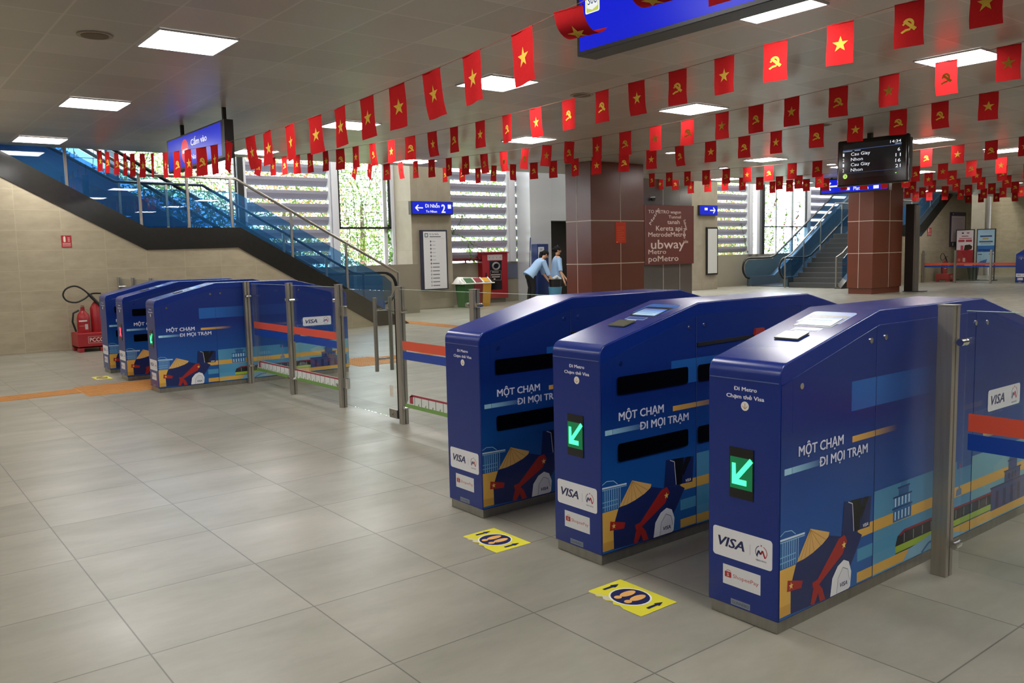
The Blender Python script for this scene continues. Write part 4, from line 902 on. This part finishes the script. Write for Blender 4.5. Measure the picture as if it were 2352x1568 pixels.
mb.rect(P, 12.64, .62, 13.0, .88, 'd8ccc8', 1); mb.rect(P, 12.645, .625, 12.995, .875, '1a1012', 2); mb.text(P, 'PCCC', 12.7, 12.92, .82, .04, 'd8ccc8', 3); mb.rect(P, 12.66, .755, 12.97, .785, 'b0a4a0', 3); mb.rect(P, 12.68, .695, 12.95, .73, 'b0a4a0', 3); mb.rect(P, 12.74, .64, 12.8, .67, 'd8ccc8', 3)
mb.build('labels', PAPER, t)
MB().tube([(-14.775, 13.12+.11*math.cos(a*PI/10), .99+.09*math.sin(a*PI/10)) for a in range(20)], .025, 8, True).build('hose_reel', mat('hose_grey', '8a8484', .6), wn_)
MB().box(-14.8, -14.785, 12.78, 12.81, .7, .82).build('handle', black, t)
t = thing('fire_pipe', (-14.9, 12.0, 1.19), 'dark red water pipe running along the sill into the hose cabinet', 'pipe')
MB().cyl((-14.9, 11.32, 1.19), (-14.9, 12.6, 1.19), .04, 14).build('pipe', red_d, t, smooth=True); MB().cyl((-14.9, 12.58, 1.19), (-14.9, 12.675, 1.19), .07, 16).build('flange', red_d, t, smooth=True); MB().cyl((-14.9, 12.2, 1.19), (-14.9, 12.2, 1.1), .02, 8).box(-15, -14.85, 12.17, 12.23, 1.09, 1.11).build('bracket', red_d, t)
t = thing('sorting_bin', (-13.9, 11.7, 0), 'three compartment green, red and yellow waste bin with a white lid', 'bin')
for (a, b_, c, n) in ((11.36, 11.66, '2b5a2a', 'green_compartment'), (11.66, 11.93, '7d1c22', 'red_compartment'), (11.93, 12.2, 'c9952c', 'yellow_compartment')):
    MB().add([(-14.12, a+.02, 0), (-13.82, a+.02, 0), (-13.82, b_-.02, 0), (-14.12, b_-.02, 0), (-14.18, a, .58), (-13.76, a, .58), (-13.76, b_, .58), (-14.18, b_, .58)], [(3, 2, 1, 0), (4, 5, 6, 7), (0, 1, 5, 4), (1, 2, 6, 5), (2, 3, 7, 6), (3, 0, 4, 7)]).build(n, mat('bin_'+n, c, .5), t, bevel=.01)
MB().box(-14.22, -13.72, 11.27, 12.28, .58, .61).prism([(11.3, .61), (12.24, .61), (12.16, .72), (11.44, .76), (11.36, .7)], 'x', -14.2, -13.92).prism([(-13.93, .61), (-13.74, .61), (-13.93, .72)], 'y', 11.3, 11.34).build('lid', white_p, t, bevel=.012)
for a, b_, c in ((11.42, 11.66, 'bin_green_compartment'), (11.7, 11.92, 'bin_red_compartment'), (11.96, 12.16, 'bin_yellow_compartment')):
    MB().add([(-13.925, a, .73), (-13.925, b_, .73), (-13.76, b_, .625), (-13.76, a, .625)], [(3, 2, 1, 0)]).build('flap', MATS[c], t)
for a in (11.38, 11.68, 11.94, 12.18): MB().prism([(-13.93, .61), (-13.74, .61), (-13.93, .745)], 'y', a, a+.025).build('lid_rib', white_p, t)
mb = MB(); mb.disc(PX(-13.79), 12.06, .38, .05, '3a3a3a', 2, 12); mb.build('bin_symbol', PAPER, t)
# vines
random.seed(5)
def vine(lb, pts, n, size, pal=('4f7a35', '6a9444', '83b04e', '3f6a2c')):
    t = thing('climbing_vine', pts[0][0], lb, 'plant', 'vines at the windows')
    mb = MB()
    for p in pts: mb.tube(p, .007, 5)
    mb.build('stems', mat('vine_stem', '4d4a30', .8), t); lv = MB()
    for p in pts:
        for _ in range(n):
            i = random.randrange(len(p)-1); q = random.random(); c = Vector(p[i]).lerp(Vector(p[i+1]), q)+Vector([random.gauss(0, .035) for _ in range(3)])
            a = Vector([random.gauss(0, 1) for _ in range(3)]).normalized(); b_ = a.orthogonal(); w = size*random.uniform(.6, 1.2); lv.add([c-a*w, c+b_*w*.5, c+a*w, c-b_*w*.5], [(0, 1, 2, 3)], 0, lin(random.choice(pal)))
    build_leaves(lv, 'leaves', t)
vine('leafy vine growing through the louvres above the hose cabinet', [[(-14.93, 11.4, 1.75), (-14.9, 11.7, 1.9), (-14.88, 12.1, 1.8), (-14.9, 12.5, 1.55), (-14.9, 13.0, 1.45)], [(-14.9, 11.8, 1.88), (-14.9, 12.05, 2.15), (-14.9, 12.2, 2.4)], [(-14.9, 11.45, 1.7), (-14.9, 11.5, 1.3)], [(-14.9, 12.3, 1.65), (-14.88, 12.35, 1.3), (-14.88, 12.45, 1.1)]], 26, .035)
vine('bushy bright green vine beside the grey map column', [[(-15.08, 10.0, 1.12), (-15.05, 10.1, 1.5), (-15.1, 9.98, 1.9), (-15.05, 10.08, 2.3)]], 110, .045, ('86c04e', '6aa840', 'a8d86a', '5d9440'))
vine('bare twisting vine stems on the wire mesh window', [[(-14.95, 8.75, 1.2), (-14.96, 8.9, 1.7), (-14.95, 8.85, 2.3)], [(-14.96, 9.0, 3.4), (-14.95, 9.2, 2.8), (-14.94, 9.35, 2.1), (-14.95, 9.2, 1.5), (-14.95, 9.45, 1.15)], [(-14.95, 9.7, 3.5), (-14.95, 9.4, 2.9), (-14.95, 9.3, 2.4)], [(-14.95, 8.7, 3.4), (-14.95, 9.0, 3.0), (-14.95, 9.1, 1.3)]], 10, .03)
vine('bare vine stems winding over the window above the stair landing', [[(-14.95, 3.9, 1.4), (-14.9, 4.3, 2.2), (-14.95, 4.2, 3.1), (-14.9, 4.5, 3.9)], [(-14.95, 5.2, 1.3), (-14.92, 5.0, 2.1), (-14.95, 5.4, 2.8), (-14.9, 5.3, 3.8)], [(-14.95, 5.8, 2.4), (-14.9, 5.2, 2.0), (-14.95, 4.8, 1.6)], [(-14.95, 2.6, 2.6), (-14.95, 3.3, 3.2), (-14.95, 3.4, 4.0)]], 14, .04)
vine('leafy vine on the mesh window beside the far escalator', [[(-14.95, 25.6, 1.15), (-14.95, 25.9, 1.8), (-14.95, 25.7, 2.5), (-14.95, 26.1, 3.1)], [(-14.95, 26.6, 1.15), (-14.95, 26.5, 2.0), (-14.95, 26.8, 2.8)], [(-14.95, 27.5, 1.3), (-14.95, 27.3, 2.2), (-14.95, 27.6, 3.0)]], 60, .05, ('7da04a', '9ab85a', 'c46a7a', '5f8a3c'))
vine('thin vine hanging over the louvres behind the far hall', [[(-14.95, 24.0, 2.2), (-14.95, 24.2, 1.7), (-14.95, 24.4, 1.15)]], 16, .04)

# ------------------------------------------------------------------ fire extinguishers
def extinguisher(loc, lb, big=False):
    x, y = loc; t = thing('fire_extinguisher', (x, y, 0), lb, 'fire extinguisher', 'red fire extinguishers')
    MB().box(x-.16, x+.3, y-.16, y+.24, .06, .09).box(x-.16, x+.3, y-.16, y+.24, .06, .28).box(x-.15, x-.05, y-.16, y-.08, 0, .06).box(x+.2, x+.3, y-.16, y-.08, 0, .06).box(x+.2, x+.3, y+.14, y+.22, 0, .06).build('stand', paintred, t, bevel=.008)
    MB().lathe((x+.06, y-.02, .2), [(.085, 0), (.09, .03), (.09, .3), (.075, .36), (.03, .41), (.03, .45)], 20).build('cylinder', red_p, t, smooth=True)
    MB().box(x+.02, x+.1, y-.04, y+0, .65, .67).box(x+.0, x+.13, y-.03, y-.01, .68, .69).build('valve', mat('valve_brass', '8a3a30', .4, .3), t)
    P = PX(x+.152); q = lambda u, v, k=1: (x+.06+.0925*math.cos(u), y-.02+.0925*math.sin(u), v)
    mb = MB()
    for a in range(8): mb.poly(q, [(-.9+a*.16, .45), (-.9+(a+1)*.16, .45), (-.9+(a+1)*.16, .47), (-.9+a*.16, .47)], 'e0d8d0'); mb.poly(q, [(-.9+a*.16, .38), (-.9+(a+1)*.16, .38), (-.9+(a+1)*.16, .387), (-.9+a*.16, .387)], 'c08880')
    for a in range(4): mb.poly(q, [(.0+a*.12, .33), (.0+(a+1)*.12, .33), (.0+(a+1)*.12, .41), (.0+a*.12, .41)], 'c4c0bc')
    mb.build('label', PAPER, t)
    mb = MB(); mb.rect(PX(x+.3), y-.02, .13, y+.21, .23, 'd8b8b0', 1); mb.rect(PX(x+.3), y-.015, .135, y+.205, .225, '9c2226', 2); mb.text(PX(x+.3), 'PCCC', y, y+.19, .15, .06, 'e8dcd6', 3); mb.build('stand_lettering', PAPER, t)
    h = [(x+.05, y+.02, .64), (x+.05, y+.16, .78)]+[(x+.06, y-.06+.17*math.cos(a*PI/8)*1.0-.04, .84+.13*math.sin(a*PI/8)) for a in range(-3, 12)]+[(x+.06, y-.05, .74), (x+.06, y+.12, .83), (x+.05, y+.25, .84)]
    h = [(x+.06, y+.28, .6), (x+.06, y+.16, .76), (x+.06, y+.02, .92), (x+.06, y-.1, .985), (x+.06, y-.22, .95), (x+.06, y-.27, .86), (x+.06, y-.22, .77), (x+.06, y-.1, .74), (x+.06, y+.02, .79), (x+.06, y+.12, .86), (x+.06, y+.25, .86)]
    hs_ = smoothp(h); MB().tube(hs_, [.024 if i < 10 else .0125 for i in range(len(hs_))], 8).build('hose', rubber, t, smooth=True)
    MB().tube([(x+.06, y-.07, .62), (x+.06, y-.15, .58), (x+.06, y-.17, .45), (x+.06, y-.13, .3)], .014, 8).build('side_hose', rubber, t, smooth=True)
    MB().lathe((x+.02, y+.17, .2), [(.075, 0), (.08, .03), (.08, .44), (.05, .5), (.02, .54)], 18).build('second_cylinder', red_p, t, smooth=True)
    return t
extinguisher((-10.6, 2.08), 'red fire extinguishers in a red PCCC stand left of the distant gates')
extinguisher((-10.5, 29.4), 'far red fire extinguisher cart under the right stairs')

# ------------------------------------------------------------------ far right: fence, stands, pot
for x, y, lb in ((-10.75, 28.55, 'far steel fence post against the wall under the right stairs'), (-9.68, 28.55, 'far steel fence post in front of the red poster stand'), (-8.55, 28.55, 'far steel fence post in front of the blue poster stand')): rail_post(x, y, (.95, .2), lb, w=.06)
def farpanel(x0, x1, lb, y=28.57):
    t = thing('glass_panel', ((x0+x1)/2, y, 0), lb, 'glass panel', 'glass fence panels')
    MB().box(x0, x1, y-.005, y+.005, .03, 1.07).build('pane', GLS, t); MB().rect(PY(y-.006), x0, .6, x1, .67, 'd6533a').build('orange_stripe', PRINT, t); MB().rect(PY(y-.006), x0, .525, x1, .58, '15409c').build('blue_stripe', PRINT, t)
farpanel(-10.71, -9.72, 'far striped clear glass panel in front of the distant extinguisher cart')
farpanel(-9.64, -8.59, 'far striped clear glass panel between the two far posts by the poster stands')
farpanel(-8.51, -7.8, 'far striped clear glass panel touching the far ticket gate')
def poster_stand(x0, x1, y, lb, art):
    t = thing('poster_stand', ((x0+x1)/2, y, 0), lb, 'poster stand', 'black framed poster stands')
    f = MB()
    for x in (x0, x1-.03): f.box(x, x+.03, y-.015, y+.015, 0, 1.8)
    f.box(x0, x1, y-.015, y+.015, 1.77, 1.8).box(x0, x1, y-.015, y+.015, .48, .51).box(x0, x1, y-.04, y+.04, 0, .02)
    for x in (x0, x1-.03): f.box(x, x+.03, y-.25, y+.25, 0, .025)
    f.build('frame', black, t); mb = MB(); mb.rect(PY(y-.016), x0+.03, .51, x1-.03, 1.77, 'ffffff', 0)
    mb.v = []; mb.f = []; mb.m = []; mb.c = []; art(mb, PY(y-.017), x0+.03, x1-.03); mb.build('poster', PAPER, t)
def art_red(mb, P, a, b_):
    w = b_-a; R_ = lambda x0, z0, x1, z1, c, k=2: mb.rect(P, a+x0*w, z0, a+x1*w, z1, c, k)
    R_(0, .51, 1, 1.77, 'dcd0d4', 1); R_(0, .6, 1, 1.08, 'a83036'); R_(.1, 1.36, .48, 1.44, 'b04048', 3); R_(.55, 1.36, .92, 1.44, 'b04048', 3); R_(.15, 1.47, .9, 1.5, 'b86068'); R_(.3, 1.55, .7, 1.58, '8a5a60'); R_(.3, 1.65, .42, 1.7, '3a3a4a'); R_(.6, 1.65, .75, 1.7, 'a07080')
    mb.poly(P, [(a+.45*w, 1.08), (a+.5*w, 1.25), (a+.8*w, 1.27), (a+.95*w, 1.2), (a+.9*w, 1.1), (a+.6*w, 1.06)], '3c2c22', 3); R_(.25, 1.05, .42, 1.24, 'c05060', 3); R_(.1, .68, .25, .78, 'c87060', 3); R_(.4, .66, .55, .8, 'd0b0a0', 3); R_(.0, .51, 1, .6, 'd8d4d4', 3); R_(.05, .53, .5, .57, '4a5060', 4)
def art_blue(mb, P, a, b_):
    w = b_-a; R_ = lambda x0, z0, x1, z1, c, k=2: mb.rect(P, a+x0*w, z0, a+x1*w, z1, c, k)
    R_(0, .51, 1, 1.77, 'a8cbe0', 1); R_(.15, 1.52, .85, 1.57, '3a4a78'); R_(.3, 1.43, .65, 1.48, 'b0a050'); R_(.1, 1.33, .9, 1.38, '5a5a50'); R_(.2, 1.27, .8, 1.29, '6a8aa8'); R_(.0, 1.0, 1, 1.22, '3a6fae'); R_(.05, 1.02, .8, 1.1, '22488c', 3); R_(.05, .9, .3, .93, '2c4464', 3); mb.poly(P, [(a, .51), (a+.5*w, .51), (a+.6*w, .75), (a+.3*w, .7), (a, .6)], '3c78b8', 3)
poster_stand(-10.6, -9.97, 30.6, 'black framed floor stand with a red and white poster by the far wall', art_red)
poster_stand(-9.89, -9.27, 30.6, 'black framed floor stand with a light blue poster by the far wall', art_blue)
tag(MB().lathe((-10.42, 31.6, 0), [(.14, 0), (.19, .42), (.19, .44)], 18).build('waste_basket', mat('pale_green_plastic', '8fa394', .5)), 'pale green waste basket behind the poster stands', 'basket')

# ------------------------------------------------------------------ service kiosk and cleaning gear
t = thing('service_kiosk', (-14.2, 14.3, 0), 'tall blue kiosk with a white device picture behind the two women', 'kiosk')
MB().box(-14.4, -14.15, 14.06, 14.46, 0, 1.56).build('body', mat('kiosk_blue', '22376e', .4), t, bevel=.01)
mb = MB(); P = PX(-14.15); mb.rrect(P, 14.09, 1.12, 14.3, 1.48, .015, 'dcdde6', 1); mb.rrect(P, 14.14, 1.16, 14.25, 1.34, .008, '8a8fa0', 2); mb.rect(P, 14.15, 1.2, 14.24, 1.3, 'c8ccd8', 3); mb.text(P, '2F', 14.15, 14.24, 1.39, .05, '40455a', 2); mb.build('device_picture', PAPER, t)
def pole(p0, p1, lb, cols):
    t = thing('mop_handle', p0, lb, 'mop', 'mop poles of the cleaners'); p0 = Vector(p0); p1 = Vector(p1); m = p0.lerp(p1, .8)
    MB().cyl(p0, m, .012, 8).build('shaft', mat('pole_'+cols[0], cols[0], .4), t); MB().cyl(m, p1, .014, 8).build('grip', mat('pole_'+cols[1], cols[1], .4), t)
    MB().lathe((p0.x, p0.y, 0), [(.06, 0), (.09, .03), (.05, .12), (.015, .2)], 10).build('mop_head', mat('mop_cotton', 'b8b4aa', .9), t)
pole((-14.0, 13.6, .02), (-13.9, 13.62, 1.73), 'mop with a blue grip leaning left of the two women', ('5a6270', '26346e'))
pole((-14.0, 14.62, .02), (-14.0, 14.66, 1.52), 'mop with a white shaft and blue grip right of the two women', ('c8c8cc', '5a5a9a'))
t = thing('cleaning_bucket', (-13.35, 14.0, 0), 'light blue bucket with a black wringer between women and pillar', 'bucket')
MB().lathe((-13.35, 13.98, 0), [(.13, 0), (.18, .4), (.185, .42)], 18).build('tub', mat('bucket_blue', '4f8fb0', .45), t, smooth=True)
MB().lathe((-13.35, 13.98, .42), [(.15, 0), (.17, .2)], 14).build('wringer', black, t); MB().tube([(-13.35, 13.9, .62), (-13.35, 14.05, .68), (-13.3, 14.12, .6)], .05, 8).build('cloth', mat('rag_white', 'c4ccd0', .9), t)

# ------------------------------------------------------------------ the two cleaners
skinm = mat('skin', 'c99a7a', .55); shirtm = mat('light_blue_shirt', '9fc0e6', .8); trous = mat('black_trousers', '141418', .85); hairm = mat('black_hair', '100e10', .75, spec=.25); shoem = mat('dark_shoe', '26262a', .6)
def skinned(name, nodes, edges, m, parent, sub=2, root=0):
    """nodes: (x,y,z,r)"""
    o = WL[parent.name]; me = bpy.data.meshes.new(name); me.from_pydata([(a-o.x, b-o.y, c-o.z) for a, b, c, _ in nodes], edges, [])
    me.materials.append(m); ob = bpy.data.objects.new(name, me); COL.objects.link(ob); ob.parent = parent; WL[ob.name] = o
    md = ob.modifiers.new('skin', 'SKIN'); md.use_smooth_shade = True
    sv = me.skin_vertices[0].data if me.skin_vertices else None
    if sv is None:
        me.attributes  # the skin layer is created with the modifier
    sd = ob.data.skin_vertices[0].data
    for i, n_ in enumerate(nodes):
        r = n_[3]; sd[i].radius = (r, r) if not isinstance(r, tuple) else r; sd[i].use_root = (i == root)
    s2 = ob.modifiers.new('subsurf', 'SUBSURF'); s2.levels = sub; s2.render_levels = sub
    # bake to a plain mesh so the silhouette is fixed geometry
    dg = bpy.context.evaluated_depsgraph_get(); dg.update(); nm_ = bpy.data.meshes.new_from_object(ob.evaluated_get(dg)); ob.modifiers.clear(); ob.data = nm_; ob.data.name = name
    if not nm_.materials: nm_.materials.append(m)
    nm_.polygons.foreach_set('use_smooth', [True]*len(nm_.polygons))
    return ob
V = Vector
def cleaner(base, fwd, lb, lean, headturn, arm_targets, hip=.84, tail=True, gloves=False):
    bx, by = base; F = Vector((math.cos(fwd), math.sin(fwd), 0)); Rt = Vector((F.y, -F.x, 0)); B = Vector((bx, by, 0))
    def pt_(f, r, z): q = B+F*f+Rt*r; return (q.x, q.y, z)
    t = thing('person', (bx, by, 0), lb, 'person', 'women in light blue shirts')
    cl, sl_ = math.cos(lean), math.sin(lean)
    def tor(s, r=0., up=0.): return pt_(s*sl_-up*cl, r, hip+s*cl+up*sl_)
    neck = tor(.49)
    N = [pt_(0, 0, hip)+(.1,), tor(.16)+(.1,), tor(.34)+(.11,), tor(.45)+(.075,), neck+(.045,), tor(.54)+(.052,), tor(.62)+(.084,), tor(.69)+(.072,)]
    E = [(0, 1), (1, 2), (2, 3), (3, 4), (4, 5), (5, 6), (6, 7)]
    legs = []
    for s in (-1, 1):
        i = len(N); N += [pt_(0, s*.09, hip-.07)+(.085,), pt_(.02, s*.1, hip*.52)+(.055,), pt_(-.02, s*.1, .09)+(.034,), pt_(.1, s*.11, .04)+(.03,)]
        E += [(0, i), (i, i+1), (i+1, i+2), (i+2, i+3)]
    hands = []
    for s, tg in zip((-1, 1), arm_targets):
        sh = tor(.42, s*.165); el = Vector(sh).lerp(Vector(tg), .5)+Vector((0, 0, -.03))-F*.03; wr = Vector(tg)
        i = len(N); N += [tuple(sh)+(.048,), tuple(el)+(.036,), tuple(wr)+(.024,)]; E += [(3, i), (i, i+1), (i+1, i+2)]
        d = (wr-el).normalized(); sd = d.cross(F).normalized() if d.cross(F).length > .1 else Rt; palm = wr+d*.05
        j = len(N); N += [tuple(palm)+(.026,)]; E += [(i+2, j)]
        for q, (off, ln) in enumerate(((-.027, .06), (-.009, .072), (.009, .068), (.027, .052))):
            b0 = palm+d*.03+sd*off; b1 = b0+d*ln*.55; b2 = b1+(d*.6+F*.5)*ln*.5; k_ = len(N); N += [tuple(b0)+(.009,), tuple(b1)+(.0085,), tuple(b2)+(.007,)]; E += [(j, k_), (k_, k_+1), (k_+1, k_+2)]
        b0 = wr+d*.03-sd*.035; b1 = b0+(d*.6-sd*.5)*.045; k_ = len(N); N += [tuple(b0)+(.01,), tuple(b1)+(.008,)]; E += [(j, k_), (k_, k_+1)]
    body = skinned('body', N, E, skinm, t)
    up_ = F*sl_+Vector((0, 0, 1))*cl; nr = F*cl-Vector((0, 0, 1))*sl_
    def loft(mb, rings, n=18):
        """rings: (centre, axis a, radius a, axis b, radius b)"""
        vs = [Vector(c)+ax*(ra*math.cos(2*PI*j/n))+bx_*(rb*math.sin(2*PI*j/n)) for c, ax, ra, bx_, rb in rings for j in range(n)]; k_ = len(rings)
        mb.add(vs, [(i*n+j, i*n+(j+1) % n, (i+1)*n+(j+1) % n, (i+1)*n+j) for i in range(k_-1) for j in range(n)]+[tuple(range(n))[::-1], tuple(range((k_-1)*n, k_*n))])
    sh_ = MB(); loft(sh_, [(tor(q), Rt, a, nr, b) for q, a, b in ((-.12, .192, .172), (-.05, .186, .165), (.06, .165, .14), (.16, .152, .12), (.28, .165, .125), (.37, .172, .118), (.43, .155, .1), (.47, .11, .075), (.5, .06, .055))])
    for s, tg in zip((-1, 1), arm_targets):
        a0 = Vector(tor(.41, s*.14)); a1 = Vector(tor(.42, s*.165)); el = a1.lerp(Vector(tg), .5)+Vector((0, 0, -.03))-F*.03; sh_.tube([a0, a1, a1.lerp(el, .45), a1.lerp(el, .9), a1.lerp(el, 1.0)], [.06, .07, .062, .058, .055], 14)
    sh_.build('shirt', shirtm, t, smooth=True)
    tr = MB(); Z = Vector((0, 0, 1)); loft(tr, [(pt_(-.0, 0, hip+.06), Rt, .14, F, .12), (pt_(-.01, 0, hip), Rt, .165, F, .14), (pt_(-.015, 0, hip-.09), Rt, .175, F, .145), (pt_(-.01, 0, hip-.17), Rt, .16, F, .11)])
    for s in (-1, 1): tr.tube([pt_(-.01, s*.085, hip-.08), pt_(.0, s*.09, hip-.2), pt_(.02, s*.1, hip*.52), pt_(-.01, s*.105, hip*.3), pt_(-.02, s*.11, .09)], [.09, .088, .066, .06, .055], 14)
    tr.build('trousers', trous, t, smooth=True)
    for s in (-1, 1): skinned('shoe', [pt_(-.04, s*.1, .045)+(.042,), pt_(.06, s*.105, .038)+(.04,), pt_(.14, s*.11, .03)+(.028,)], [(0, 1), (1, 2)], shoem, t)
    h = Vector(tor(.65)); up = Vector(tor(.75))-Vector(tor(.62)); up.normalize(); fc = F*cl-Vector((0, 0, 1))*sl_; fc = (fc+Rt*headturn).normalized()
    sdv = fc.cross(up).normalized(); hm = MB(); hc = h-fc*.03+up*.02
    def ball(c, a, b, d, n=14, m=9): hm.add([c+math.sin(i*PI/m)*(math.cos(j*2*PI/n)*sdv*a+math.sin(j*2*PI/n)*fc*b)+math.cos(i*PI/m)*up*d for i in range(m+1) for j in range(n)], [(i*n+j, i*n+(j+1) % n, (i+1)*n+(j+1) % n, (i+1)*n+j) for i in range(m) for j in range(n)])
    ball(hc, .09, .098, .1)
    if tail: hm.tube([hc-fc*.06-up*.02, hc-fc*.1-up*.06, hc-fc*.11-up*.07+V((0, 0, -.08)), hc-fc*.09-up*.07+V((0, 0, -.2)), hc-fc*.07-up*.06+V((0, 0, -.33))], [.04, .045, .052, .045, .014], 10)
    else: ball(hc-fc*.1-up*.02, .045, .04, .045)
    hm.build('hair', hairm, t, smooth=True)
    fcm = MB(); sdv = fc.cross(up).normalized()
    def ell(c, r, n=8):
        fcm.add([c+r*(math.cos(a*2*PI/n)*math.cos(b)*sdv+math.sin(a*2*PI/n)*math.cos(b)*up+math.sin(b)*fc) for b in (-1.2, -.4, .4, 1.2) for a in range(n)], [(i*n+j, i*n+(j+1) % n, (i+1)*n+(j+1) % n, (i+1)*n+j) for i in range(3) for j in range(n)]+[tuple(range(n)), tuple(range(3*n, 4*n))])
    ell(h+fc*.082-up*.012, .016); ell(h+fc*.08-up*.028, .012)
    for s in (-1, 1): ell(h+sdv*s*.08-up*.01, .018)
    fcm.build('nose_and_ears', skinm, t, smooth=True)
    ey = MB(); fcm = ey
    for s in (-1, 1): ell(h+fc*.075+sdv*s*.03+up*.012, .009)
    ell(h+fc*.078-up*.052+sdv*.008, .008); ell(h+fc*.078-up*.052-sdv*.008, .008)
    ey.build('eyes_and_mouth', mat('lip_brown', '5a3030', .5), t, smooth=True)
    if tail: MB().tube([h-fc*.115-up*.03+.022*(math.cos(a*PI/5)*sdv+math.sin(a*PI/5)*up) for a in range(10)], .01, 6, True).build('hair_tie', mat('hair_tie_cream', 'd8c8a0', .6), t)
    return t
V = Vector
cleaner((-13.75, 13.5), 1.35, 'person in light blue shirt and black trousers bending forward with a long ponytail', .75, .25, ((-13.42, 13.92, .48), (-13.3, 13.98, .42)), hip=.79)
cleaner((-13.75, 14.35), 1.2, 'person in light blue shirt standing behind the one with the ponytail', .12, .3, ((-13.45, 14.45, .62), (-13.35, 14.3, .56)), tail=False, hip=.73)
